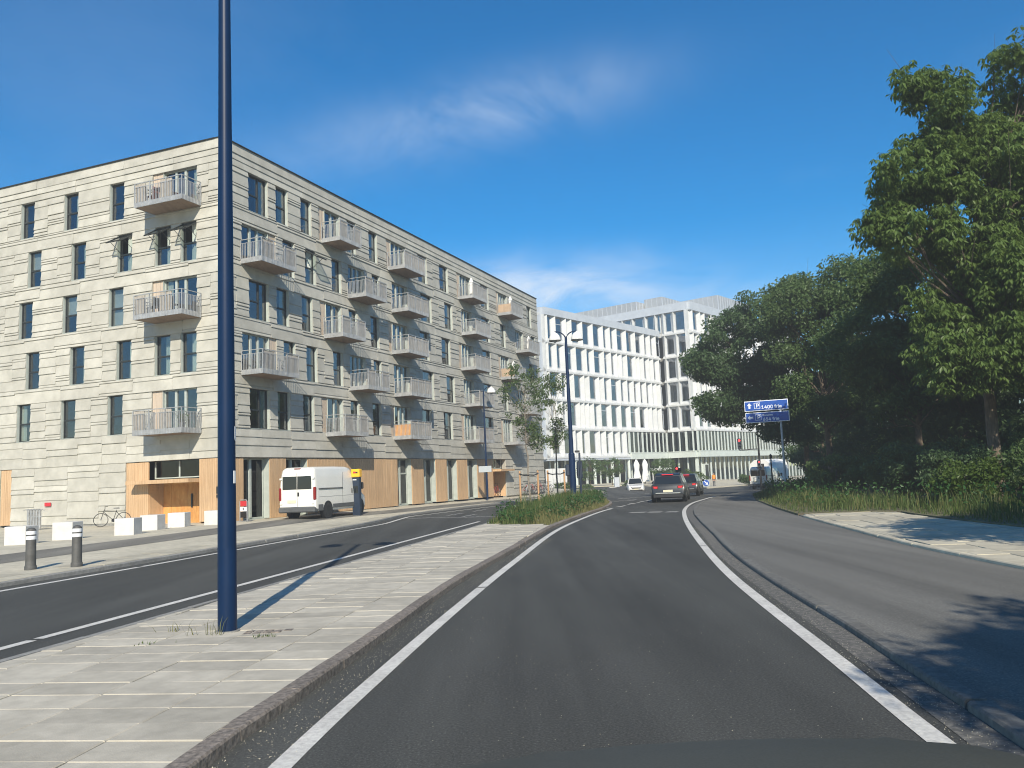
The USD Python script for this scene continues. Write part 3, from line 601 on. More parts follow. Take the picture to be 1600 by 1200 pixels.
def facade(F, face, length, oddl, evenl, seed):
    r = random.Random(seed); holes = []
    for k in range(5):
        ops = oddl if k % 2 == 0 else evenl
        z0, z1 = ZB[k], ZT[k]; s = 0.0 if face == 'R' else 0.0
        run = None
        for i, (a, b, kd) in enumerate(ops):
            if a - s > 0.06: fill(F, s, a, z0, z1, r, 'win', 0.8, 1.35)
            s = b; holes.append(sbox(a, z0, b, z1))
            if kd == 't':
                m = MB(); slats(m, F, a, b, -0.05, z0, z1, r, 0.1); m.build('timber_infill', K['timber_pale'], apt, kind='stuff')
            else:
                opn = (face == 'L' and k == 3 and i in (0, 1, 2)) or (face == 'R' and k == 3 and i == 3)
                window(F, a, b, z0, z1, kd, r, face, k, i, opn)
        if length - s > 0.06: fill(F, s, length, z0, z1, r, 'win', 0.8, 1.35)
        fill(F, 0, length, ZT[k], ZB[k + 1] if k < 4 else ZR, r, 'span' if k < 4 else 'top', 2.0, 3.4)
    fill(F, 0, length, ZG, ZB[0], r, 'base', 1.3, 2.4)
    wall = sbox(0, ZG, length, ZR)
    for h in holes: wall = wall.difference(h.buffer(0.001, join_style=2))
    m = trimesh.creation.extrude_polygon(wall, 0.30, engine='earcut')
    v = np.array([F(p[0], -0.302 + p[2], p[1]) for p in m.vertices]); w = trimesh.Trimesh(v, m.faces, process=False)
    if w.volume < 0: w.invert()
    MB().mesh(w).build('outer_wall', K['facade_wall'], apt)
facade(RFX, 'R', LEN_R, odd, even, 21); facade(LFX, 'L', LEN_L, Lodd, Leven, 33)
# concrete parts of the ground floor
rg = random.Random(4)
fill(RFX, 30.95, LEN_R, 0.20, ZG, rg, 'low', 1.6, 2.4); fill(LFX, 5.38, 12.55, 0.32, ZG, rg, 'low', 1.6, 2.2); fill(LFX, 13.3, LEN_L, 0.32, ZG, rg, 'low', 1.6, 2.2)
m = MB(); fbox(m, RFX, 30.95, LEN_R, -0.30, -0.022, 0.1, ZG - 0.01); fbox(m, LFX, 5.38, 12.55, -0.30, -0.022, 0.1, ZG - 0.01); fbox(m, LFX, 13.3, LEN_L, -0.3, -0.022, 0.1, ZG - 0.01); m.build('ground_wall', K['facade_wall'], apt)
m = MB(); fbox(m, LFX, 5.40, 12.53, -0.02, 0.02, 0.05, 0.31); m.build('plinth', K['kerb_grey'], apt)
camxy = np.array([0.0, 0.0]); c_, s_ = DR
def board_size(b):
    p = CORNER + DR * b[0][0] + np.array([-DR[1], DR[0]]) * b[0][1]; return b[1] / (p @ p)
boards.sort(key=board_size, reverse=True)
rest = MB()
for i, b in enumerate(boards):
    if i < 300: MB().mesh(b[2]).build('cladding_panel', K['concrete'], apt)
    else: rest.mesh(b[2])
rest.build('far_cladding_panels', K['concrete'], apt, kind='stuff')
# roof, coping, hidden sides, inner floors
m = MB(); fbox(m, RFX, -0.06, LEN_R + 0.05, -0.34, 0.085, ZR, ZR + 0.035); fbox(m, LFX, 0.35, LEN_L, -0.34, 0.085, ZR, ZR + 0.035); m.build('coping', K['dark_metal'], apt)
m = MB(); m.box(0.31, LEN_R - 0.31, 0.31, LEN_L - 0.1, ZR - 0.4, ZR - 0.2); m.build('roof', K['room_dark'], apt)
m = MB(); m.box(LEN_R - 0.30, LEN_R, 0.31, 14.0, 0.0, ZR - 0.01); m.box(0.31, LEN_R - 0.31, 13.7, 14.0, 0.0, ZR - 0.41); m.build('rear_wall', K['facade_wall'], apt)
m = MB(); m.box(2.6, LEN_R - 0.31, 2.6, 2.75, 3.0, ZR - 0.41); m.box(2.6, 2.75, 2.76, LEN_L - 0.3, 3.0, ZR - 0.41)
for k in range(5):
    z = ZB[k] - 0.22; m.box(0.305, LEN_R - 0.31, 0.305, 2.59, z, z + 0.2); m.box(0.305, 2.59, 2.60, LEN_L - 0.1, z, z + 0.2)
for s in (1.25, 3.4, 7.0, 11.7, 13.4, 20.2, 23.3, 29.8, 36.4): m.box(s, s + 0.08, 0.31, 2.58, 4.24, ZR - 0.41)
for s in (4.5, 7.3, 10.1, 13.1): m.box(0.31, 2.58, s, s + 0.08, 4.24, ZR - 0.41)
m.build('interior', K['room'], apt)
# ground floor timber and shop windows
def timber_panel(F, s0, s1, z0, z1, o=0.0):
    m = MB(); slats(m, F, s0, s1, o, z0, z1, rg); m.build('timber_panel', K['timber'], apt, kind='stuff')
for a, b in ((0.0, 1.27), (3.06, 4.24), (5.93, 14.58), (16.30, 17.78), (19.44, 20.98), (22.54, 24.13), (25.80, 28.55)): timber_panel(RFX, a, b, 0.24, ZG - 0.03)
timber_panel(LFX, 0.0, 1.26, 0.30, ZG - 0.03); timber_panel(LFX, 4.08, 5.36, 0.34, ZG - 0.03); timber_panel(LFX, 12.57, 13.28, 0.34, ZG - 0.03)
def shopfront(F, s0, s1, z0, z1, door=False):
    fr = MB(); o0, o1 = -0.42, -0.34; n = 2
    for a, b in ((s0, s0 + 0.06), (s1 - 0.06, s1)): fbox(fr, F, a, b, o0, o1, z0, z1)
    fbox(fr, F, s0 + .06, s1 - .06, o0, o1, z0, z0 + 0.07); fbox(fr, F, s0 + .06, s1 - .06, o0, o1, z1 - 0.06, z1)
    sm = s0 + (s1 - s0) * 0.45; fbox(fr, F, sm - 0.07, sm + 0.07, o0, o1 + 0.05, z0 + .07, z1 - .06)
    if door: fbox(fr, F, s0 + .06, sm - .07, o0, o1 + .01, 2.05, 2.13); fbox(fr, F, sm + .07, s1 - .06, o0, o1 + .01, 2.05, 2.13)
    sf = fr.build('shop_window', K['light_metal'], apt)
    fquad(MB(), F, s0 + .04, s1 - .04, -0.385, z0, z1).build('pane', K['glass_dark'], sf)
    j = MB(); fbox(j, F, s1 - 0.012, s1 + 0.012, -0.33, -0.035, z0, z1); fbox(j, F, s0 - 0.012, s0 + 0.012, -0.33, -0.035, z0, z1); fbox(j, F, s0, s1, -0.45, -0.30, z0 - 0.06, z0 - 0.005); j.build('jamb', K['light_metal'], sf)
for i, (a, b) in enumerate(((1.29, 3.04), (4.26, 5.91), (14.60, 16.28), (17.80, 19.42), (21.0, 22.52), (24.15, 25.78))): shopfront(RFX, a, b, 0.26, ZG - 0.03, i == 2)
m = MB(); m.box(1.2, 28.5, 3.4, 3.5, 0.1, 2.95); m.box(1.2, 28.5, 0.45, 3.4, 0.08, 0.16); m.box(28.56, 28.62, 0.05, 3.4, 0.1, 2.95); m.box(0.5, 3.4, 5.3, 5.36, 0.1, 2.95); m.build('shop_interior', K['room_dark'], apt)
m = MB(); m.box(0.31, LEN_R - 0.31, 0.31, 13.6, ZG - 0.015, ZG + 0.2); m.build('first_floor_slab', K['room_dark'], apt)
def entrance(F, s0, s1, zc, zt, deep, can0, can1):
    e = MB(); slats(e, F, s0, s1, -deep, 0.2, zc, rg, 0.45, 0.03); d = e.build('entrance_door', K['timber_orange'], apt)
    h = MB(); fbox(h, F, s0 + (s1 - s0) * .40, s0 + (s1 - s0) * .42, -deep + .01, -deep + .06, 0.9, 1.5); h.build('handle', K['dark_metal'], d)
    fr = MB()
    for a in (s0, (s0 + s1) / 2 - .03, s1 - .06): fbox(fr, F, a, a + .06, -0.42, -0.34, zc + .05, zt)
    fbox(fr, F, s0 + .06, s1 - .06, -0.42, -0.341, zc + .05, zc + .10); w = fr.build('transom_window', K['light_metal'], apt)
    fquad(MB(), F, s0, s1, -.38, zc, zt).build('pane', K['glass_dark'], w)
    c = MB(); fbox(c, F, can0, can1, -0.45, 0.62, zc - 0.16, zc); c.build('canopy', K['timber'], apt)
    for s, t in ((s0 - .05, s0), (s1, s1 + .05)): sd = MB(); fbox(sd, F, s, t, -deep, -0.04, 0.2, zc - .17); sd.build('entrance_reveal', K['timber'], apt)
    pass; bk = MB(); fbox(bk, F, s0 - .3, s1 + .3, -deep - .2, -deep - .08, 0.1, ZG - .02); bk.build('entrance_back', K['room_dark'], apt)
entrance(LFX, 1.28, 4.06, 2.14, 2.94, 0.85, 1.28, 4.75)
entrance(RFX, 28.62, 30.90, 2.22, 2.94, 0.9, 28.62, 31.3)
m = MB(); fbox(m, LFX, 0.20, 0.32, 0.012, 0.05, 1.45, 1.75); fbox(m, LFX, 0.20, 0.32, 0.012, 0.05, 1.28, 1.40); m.build('intercom', K['black'], apt)
# balconies
def balcony(F, s0, L, zbot, screens=(), d=1.2, filled=None, label=None):
    m = MB(); zt = zbot + 0.19; fbox(m, F, s0 + .02, s0 + L - .02, -0.02, d - .02, zbot + 0.03, zt); b = m.build('balcony', K['slabedge'], apt, label=label)
    e = MB(); fbox(e, F, s0, s0 + L, d - .02, d, zbot, zt + .03); fbox(e, F, s0, s0 + .02, 0.06, d - .02, zbot, zt + .03); fbox(e, F, s0 + L - .02, s0 + L, 0.06, d - .02, zbot, zt + .03); e.build('edge_plate', K['galv'], b)
    q = MB(); n = 5
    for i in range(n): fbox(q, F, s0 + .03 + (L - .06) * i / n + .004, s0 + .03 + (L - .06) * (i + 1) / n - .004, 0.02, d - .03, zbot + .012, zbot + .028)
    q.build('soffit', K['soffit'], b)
    r = MB(); zr = zt + 0.86
    fbox(r, F, s0 - .005, s0 + L + .005, d - .03, d + .012, zr, zr + .03); fbox(r, F, s0 - .005, s0 + .035, .02, d - .03, zr, zr + .03); fbox(r, F, s0 + L - .035, s0 + L + .005, .02, d - .03, zr, zr + .03)
    for s in (s0, s0 + L * .33, s0 + L * .67, s0 + L): fbox(r, F, s - .018, s + .018, d - .022, d + .014, zbot + .01, zr)
    for s in (s0, s0 + L): fbox(r, F, s - .018, s + .018, .05, .085, zt, zr)
    zb2 = zr - .16
    fbox(r, F, s0, s0 + L, d - .008, d + .008, zb2, zb2 + .02); fbox(r, F, s0, s0 + .016, .1, d - .01, zb2, zb2 + .02); fbox(r, F, s0 + L - .016, s0 + L, .1, d - .01, zb2, zb2 + .02)
    n = int(L / .085)
    for i in range(1, n): s = s0 + L * i / n; fbox(r, F, s - .012, s + .012, d + .0005, d + .012, zbot + .01, zb2)
    n = int(d / .085)
    for i in range(1, n):
        o = d * i / n
        for s in (s0 - .012, s0 + L + .0005): fbox(r, F, s, s + .012, o - .012, o + .012, zbot + .01, zb2)
    r.build('railing', K['galv'], b)
    for (a, c) in screens:
        w = MB(); slats(w, F, s0 + a * L, s0 + c * L, d - .03, zt + .05, zr - .02, rg, 0.09, .012); w.build('wood_screen', K['screen_wood'], b)
    if filled: 
        w = MB(); fbox(w, F, s0 + .025, s0 + .045, .1, d - .06, zt + .03, zr - .2); w.build('side_screen', K[filled], b)
    return b
ZBAL = [4.03, 6.54, 9.03, 11.52, 14.01]
sc2 = ((0.05, 0.30), (0.62, 0.92)); sc3 = ((0.02, 0.34), (0.66, 0.98)); sc4 = ((0.02, 0.98),)
for k, s0, L, scr, fl in ((4, 7.32, 1.95, sc3, None), (4, 13.98, 2.5, sc4, None), (4, 23.55, 2.4, sc4, None), (4, 30.6, 2.35, sc4, 'timber'),
                          (3, 1.12, 2.45, sc3, None), (3, 9.65, 2.15, sc3, None), (3, 14.28, 2.5, sc4, None), (3, 23.85, 2.5, sc4, None), (3, 34.05, 2.5, sc4, None),
                          (2, 7.38, 2.12, sc3, None), (2, 14.2, 2.45, sc4, None), (2, 23.6, 2.45, sc4, None), (2, 30.7, 2.4, sc4, 'timber'),
                          (1, 1.12, 2.55, sc3, None), (1, 9.7, 2.15, sc3, None), (1, 14.38, 2.5, sc4, None), (1, 24.0, 2.5, sc4, None), (1, 34.1, 2.5, (), None),
                          (0, 7.45, 2.1, sc3, None), (0, 14.2, 2.5, sc4, 'timber_orange'), (0, 23.7, 2.5, sc4, None), (0, 30.8, 2.4, (), None)):
    balcony(RFX, s0, L, ZBAL[k], scr, filled=fl)
for k in (4, 2, 0): balcony(LFX, 1.10, 2.65, ZBAL[k], ((0.22, 0.46), (0.78, 0.99)))

# ---------------------------------------------------------------- the white office building
AZ = math.radians(39.6)
off = thing('office_building', 'white office building with rows of folded vertical fins and a glass lower floor', 'building', (4.05, 105, 0), PI / 2 - AZ)
FA = lambda s, o, z: (s, -o, z)
FB = lambda s, o, z: (29.9 - o, -s, z)
FC = lambda s, o, z: (29.9 + s, -5.1 - o, z)
FE = lambda s, o, z: (-o, s, z)                # the short end wall beside the grey block
ro = random.Random(17)
def fin_row(F, s0, s1, z0, z1, pitches, end_fin=True):
    s = s0; H = z1 - z0
    while s < s1 - 1.0:
        p = ro.choice(pitches); p = min(p, s1 - s) if s1 - s - p > 1.0 else s1 - s
        fw = min(0.52, p * 0.36)
        m = MB(); fpoly(m, F, [(s, -0.1), (s, 0.02), (s + fw, 0.42), (s + fw + 0.06, 0.42), (s + fw + 0.14, 0.0), (s + fw + 0.14, -0.1)], z0 + 0.16, z1 - 0.10); m.build('fin', K['white_panel'], off)
        a, b = s + fw + 0.15, s + p - 0.01; za, zb = z0 + 0.52, z1 - 0.14
        fr = MB(); w = 0.07
        for q in ((a, a + w, za, zb), (b - w, b, za, zb), (a + w, b - w, za, za + w), (a + w, b - w, zb - w, zb)): fbox(fr, F, q[0], q[1], -0.12, 0.0, q[2], q[3])
        if ro.random() < 0.18: fbox(fr, F, a + w, b - w, -0.12, 0.0, zb - 0.9, zb - 0.82)
        wn = fr.build('window', K['grey_facade'], off)
        fquad(MB(), F, a + w * .5, b - w * .5, -.06, za + w * .5, zb - w * .5).build('pane', K['glass_office'], wn)
        if ro.random() < 0.3: MB().quad(F(a, -.3, zb - ro.uniform(.6, 2.6)), F(b, -.3, zb - 1.2), F(b, -.3, zb), F(a, -.3, zb)).build('blind', K['curtain'], wn)
        s += p
def band(F, s0, s1, z, name='floor_band', o=0.42):
    m = MB(); m.mesh(loft([[F(s, -0.1, z - 0.16), F(s, o, z - 0.12), F(s, o, z + 0.10), F(s, 0.0, z + 0.50), F(s, -0.1, z + 0.50)] for s in (s0, s1)])); m.build(name, K['white_panel'], off)
zA = [3.73, 7.4, 11.1, 14.8, 18.5, 22.1]; zBc = [7.4, 11.25, 14.95, 18.65, 22.2, 25.7]
P1 = [1.05, 1.75, 2.5, 1.75, 2.5, 1.45]
for k in range(5):
    fin_row(FA, 0.15, 18.9 if k == 0 else 29.7, zA[k], zA[k + 1], P1); band(FA, 0.0, 18.9 if k == 0 else 29.3, zA[k])
for k in range(5):
    fin_row(FB, 0.55, 4.6, zBc[k], zBc[k + 1], [1.7, 2.0]); band(FB, 0.68, 5.1, zBc[k])
    fin_row(FC, 0.2, 42, zBc[k], zBc[k + 1], P1); band(FC, 0.0, 42, zBc[k])
for F, a, b, z0, z1 in ((FA, 0.0, 29.25, 22.1, 22.95), (FB, -12.0, 5.1, 25.7, 26.85), (FC, 0.0, 42, 25.7, 26.85)):
    m = MB(); fbox(m, F, a, b, -0.4, 0.46, z0 - 0.10, z1); m.build('parapet', K['grey_facade'], off)
m = MB(); fbox(m, FE, 0.0, 12, -0.1, 0.3, 3.6, 22.95); m.build('end_wall', K['grey_facade'], off)
for k in range(6): m = MB(); fbox(m, FE, 0.0, 12, 0.3, 0.34, zA[k] - .15, zA[k] + .15); m.build('end_wall_seam', K['white_panel'], off)
m = MB(); fbox(m, FA, 0.0, 0.14, -0.1, 0.44, 3.7, 22.0); m.build('corner_post', K['white_panel'], off); m = MB(); fbox(m, FB, 4.70, 5.09, -0.3, 0.5, 7.5, 25.6); m.build('corner_post', K['white_panel'], off)
# upper storey of the rear wing over the low roof, seen behind the parapet
fin_row(FB, -11.5, 0.3, 22.2, 25.7, [1.9, 2.3]); 
m = MB(); fbox(m, FB, -12, 0.4, -0.25, -0.1, 22.0, 25.7); m.build('wing_wall', K['white_panel'], off)
def curtain_wall(F, s0, s1, z0, z1, step, o=0.0, mat_='mull_green', glass='glass_green'):
    m = MB(); n = int((s1 - s0) / step)
    for i in range(n + 1):
        s = s0 + (s1 - s0) * i / n; w = 0.09 if i % 3 else 0.17; fbox(m, F, s - w, s + w, o - 0.1, o + 0.12, z0, z1)
    cw = m.build('mullions', K[mat_], off, kind='stuff')
    for i in range(n):
        a, b = s0 + (s1 - s0) * i / n, s0 + (s1 - s0) * (i + 1) / n
        fquad(MB(), F, a, b, o, z0, z1).build('pane', K[glass], cw)
curtain_wall(FA, 18.95, 29.7, 4.25, 7.2, 1.08, 0.3); curtain_wall(FB, 0.35, 4.8, 4.25, 7.2, 1.05, 0.3); curtain_wall(FC, 0.0, 42, 4.25, 7.2, 1.1, 0.3)
for F, a, b in ((FA, 18.95, 29.4), (FB, 0.66, 5.1), (FC, 0.0, 42)):
    m = MB(); fbox(m, F, a, b, -0.2, 0.62, 3.35, 4.22); fbox(m, F, a, b, -0.2, 0.68, 4.222, 4.32); m.build('glass_floor_band', K['mull_green'], off)
curtain_wall(FA, 0.3, 29.7, -0.43, 3.34, 1.55, -1.2, 'mull_green', 'glass_dark'); curtain_wall(FB, 0.3, 4.9, -0.43, 3.34, 1.5, -0.4); curtain_wall(FC, 0.4, 42, -0.43, 3.34, 1.5, -0.4)
m = MB(); fbox(m, FA, 0.0, 29.5, -1.4, 0.5, 3.36, 3.56); m.build('underside', K['grey_facade'], off)
for i in range(7): MB().cyl((1.5 + i * 4.3, -0.15, 1.45), 0.22, (0, 0, 1), 3.78, 12).build('column', K['mull_green'], off)
m = MB(); fbox(m, FC, 2.0, 3.3, -0.38, 0.12, -0.42, 2.3); d = m.build('entrance_door', K['mull_green'], off); m = MB(); fbox(m, FC, 2.15, 3.15, 0.125, 0.14, -0.3, 2.15); m.build('pane', K['car_glass'], d)
m = MB(); m.box(0.3, 73, 3.2, 3.4, -0.4, 22.0); m.box(33.0, 33.2, -4.8, 3.1, -0.4, 25.6); m.box(33.3, 73, -1.9, -1.7, -0.4, 25.6)
for z in zA[0:6]: m.box(0.3, 29.7, 0.15, 3.1, z - .2, z + .3); m.box(30.1, 32.9, -4.9, 3.1, z - .2, z + .3); m.box(33.3, 73, -4.9, -2, z - .2, z + .3)
m.build('interior', K['room'], off)
m = MB(); m.box(0.2, 29.5, 0.4, 14, 22.2, 22.4); m.box(30.3, 72, -4.7, 30, 25.9, 26.1); m.build('roof', K['seam_metal'], off)
def plant_room(x0, x1, y0, y1, z0, z1):
    m = MB(); m.box(x0, x1, y0, y1, z0, z1); pr = m.build('roof_plant_room', K['seam_metal'], off)
    s = MB(); 
    y = y0
    while y < y1: s.box(x0 - 0.05, x0 + 0.006, y, y + 0.06, z0, z1 - .01); y += 0.95
    x = x0
    while x < x1: s.box(x, x + 0.06, y0 - 0.05, y0 + 0.006, z0, z1 - .01); x += 0.95
    s.build('standing_seams', K['grey_facade'], pr, kind='stuff')
plant_room(33.5, 46, 5.9, 30, 26.1, 29.2); plant_room(36.0, 51.5, 2.5, 5.85, 26.1, 29.8); plant_room(52.2, 66, 0.4, 12, 26.1, 32.0)

# ---------------------------------------------------------------- vehicles
def tyre_wheel(parent, c, r, w, side, rimmat):
    m = MB(); prof = [(r * 0.62, -w / 2), (r * 0.93, -w / 2), (r, -w * 0.33), (r, w * 0.33), (r * 0.93, w / 2), (r * 0.62, w / 2)]
    t = MB().lathe(prof, 24); v = np.vstack(t.v); v = np.stack([v[:, 2], v[:, 0], v[:, 1]], 1) + np.array(c); wh = MB().add(v, np.vstack(t.f)).build('wheel', K['rubber'], parent, smooth=40)
    q = MB(); x = c[0] + side * (w / 2 - 0.03)
    rim = MB().lathe([(0.0, 0.0), (r * .16, 0.01), (r * .2, -.015), (r * .55, -.02), (r * .63, .02), (r * .66, .015), (r * .66, -.05)], 20); v = np.vstack(rim.v); v = np.stack([v[:, 2] * side, v[:, 0], v[:, 1]], 1) + np.array([x, c[1], c[2]]); q.add(v, np.vstack(rim.f)); q.build('rim', rimmat, wh)
def hull(m, pts): return m.mesh(trimesh.convex.convex_hull(np.array(pts, float)))
def sympts(pts): return [(sx * x, y, z) for x, y, z in pts for sx in (1, -1)]
def panel(m, quad4, inset, proud):
    q = np.array(quad4, float); c = q.mean(0); n = np.cross(q[1] - q[0], q[2] - q[0]); n /= np.linalg.norm(n)
    if n @ (c - np.array([0, 0, 0.9])) < 0 and abs(n[2]) < 0.97: n = -n
    i0, i1 = inset
    def P(u, v): return (q[0] * (1 - u) + q[1] * u) * (1 - v) + (q[3] * (1 - u) + q[2] * u) * v
    a = np.array([P(i0, i1), P(1 - i0, i1), P(1 - i0, 1 - i1), P(i0, 1 - i1)])
    return m.mesh(trimesh.convex.convex_hull(np.vstack([a + n * proud, a - n * 0.02])))
def car(name, label, loc, rotz, paint, L=4.1, W=1.72, H=1.45, suv=True, brake=True, front_only=False):
    t = thing(name, label, 'car', loc, rotz); w = W / 2; h2 = L / 2; belt = H * 0.615; k = H / 1.45
    b = MB()
    lo = 0.24 * k
    hull(b, sympts([(w * .93, -h2 + .05, lo + .12), (w * .80, -h2, lo + .2), (w * .84, -h2 + .02, belt * .80), (w * .97, -h2 + .30, lo), (w, -h2 + .35, belt * .72), (w * .93, -h2 + .12, belt), (w, 0, lo), (w, 0.1, belt * .74), (w * .95, .2, belt), (w, h2 - .6, belt * .72), (w * .96, h2 - .4, lo), (w * .88, h2 - .8, belt * .96), (w * .80, h2 - .15, belt * .80), (w * .74, h2, belt * .55), (w * .80, h2 - .02, lo + .08), (w * .9, h2 - .2, belt * .66)]))
    body = b.build('body', paint, t, smooth=28)
    rl = -h2 + (.30 if suv else .75); cb = [(w * .90, -h2 + .14, belt - .03), (w * .92, h2 - 1.25, belt - .03), (w * .70, h2 - 1.95, H - .03), (w * .70, rl + .18, H - .05), (w * .72, rl + .05, H - .11)]
    c = MB(); hull(c, sympts(cb + [(w * .66, 0, H), (w * .92, 0, belt - .03), (w * .60, rl + .35, H)])); cabn = c.build('cabin', paint, t, smooth=24)
    A, B, C_, D = [np.array(p) for p in (cb[0], cb[1], cb[2], cb[4])]
    for s in (1, -1):
        S = np.array([s, 1, 1]); g = MB(); panel(g, [A * S, (A * .42 + B * .58) * S, (D * .42 + C_ * .58) * S, D * S], (.10, .12), .012); g.build('side_window', K['car_glass'], t)
        g = MB(); panel(g, [(A * .40 + B * .60) * S, B * S, C_ * S, (D * .40 + C_ * .60) * S], (.06, .12), .012); g.build('side_window', K['car_glass'], t)
        m = MB(); m.rbox(*sorted((s * (w + .02), s * (w + .17))), h2 - 1.42, h2 - 1.30, belt + .01, belt + .13, .025); m.build('mirror', K['car_dark'], t)
    S = np.array([-1, 1, 1]); g = MB(); panel(g, [A * S, A, D, D * S], (.05, .10), .014); g.build('rear_window', K['car_glass'], t)
    g = MB(); panel(g, [B * S, B, C_, C_ * S], (.05, .06), .014); g.build('windscreen', K['car_glass'], t)
    for s in (1, -1):
        m = MB(); x0, x1 = sorted((s * w * .56, s * w * .945)); hull(m, [(x, y, z) for x, y in ((s * w * .56, -h2 - .012), (s * w * .85, -h2 + .03), (s * w * .965, -h2 + .22)) for z in (belt * .78, belt * .93)] + [(s * w * .7, -h2 + .2, belt * .85)]); m.build('tail_light', K['red_lamp'], t)
        if brake: m = MB(); m.rbox(*sorted((s * w * .60, s * w * .80)), -h2 - .022, -h2 + .06, belt * .80, belt * .89, .015); m.build('brake_lamp', K['red_glow'], t)
        m = MB(); hull(m, [(s * w * .50, h2 + .0, belt * .60), (s * w * .50, h2 - .03, belt * .74), (s * w * .88, h2 - .22, belt * .64), (s * w * .86, h2 - .30, belt * .80), (s * w * .6, h2 - .3, belt * .7)]); m.build('headlight', K['chrome'], t)
    if brake: m = MB(); m.box(-.16 * W, .16 * W, rl - .06, rl + .06, H - .085, H - .045); m.build('high_brake_lamp', K['red_glow'], t)
    m = MB(); m.rbox(-w * .86, w * .86, -h2 - .015, -h2 + .12, lo + .0, lo + .20 * k, .03); m.rbox(-w * .9, w * .9, -.8, .8, lo - .06, lo + .05, .03); m.build('lower_bumper', K['black'], t)
    m = MB(); m.box(-w * .70, w * .70, -h2 - .03, -h2 - .01, lo + .205 * k, lo + .255 * k); m.build('bumper_trim', K['chrome'], t)
    m = MB(); m.box(-.24, .24, -h2 - .028, -h2 + .02, belt * .58, belt * .58 + .11); m.build('number_plate', K['plate'], t)
    m = MB(); m.box(-.24, .24, h2 - .01, h2 + .012, belt * .42, belt * .42 + .1); m.build('number_plate', K['plate'], t)
    m = MB(); m.rbox(-w * .5, w * .5, h2 - .10, h2 + .01, belt * .52, belt * .66, .02); m.rbox(-w * .72, w * .72, h2 - .15, h2 + .004, lo + .02, lo + .16, .02); m.build('grille', K['black'], t)
    rw = .31 * k
    for s in (1, -1):
        for y in (-h2 + .78, h2 - .78):
            a = MB().cyl((s * (w - .10), y, rw), rw * 1.13, (1, 0, 0), .215, 24); a.build('wheel_arch', K['black'], t)
            tyre_wheel(t, (s * (w - .09), y, rw), rw, .21, s, K['chrome'])
    if suv:
        for s in (1, -1): MB().tube([(s * w * .66, rl + .3, H - .02), (s * w * .66, rl + .5, H + .035), (s * w * .66, h2 - 2.3, H + .035), (s * w * .66, h2 - 2.1, H - .01)], .018, 6).build('roof_rail', K['black'], t)
    return t
car('car', 'dark grey estate car with lit brake lights waiting at the front of the right lane', (8.18, 44.7, 0), -math.radians(14.5), K['car_grey'], 4.2, 1.76, 1.47)
car('car', 'black saloon with lit brake lights just ahead of the grey estate car', (11.0, 54.2, -0.02), -math.radians(17), K['car_dark'], 4.2, 1.70, 1.36, suv=False)
car('car', 'white oncoming car on the far side of the junction', (11.85, 84, -0.55), PI - math.radians(6), K['car_white'], 4.1, 1.70, 1.52, brake=False)

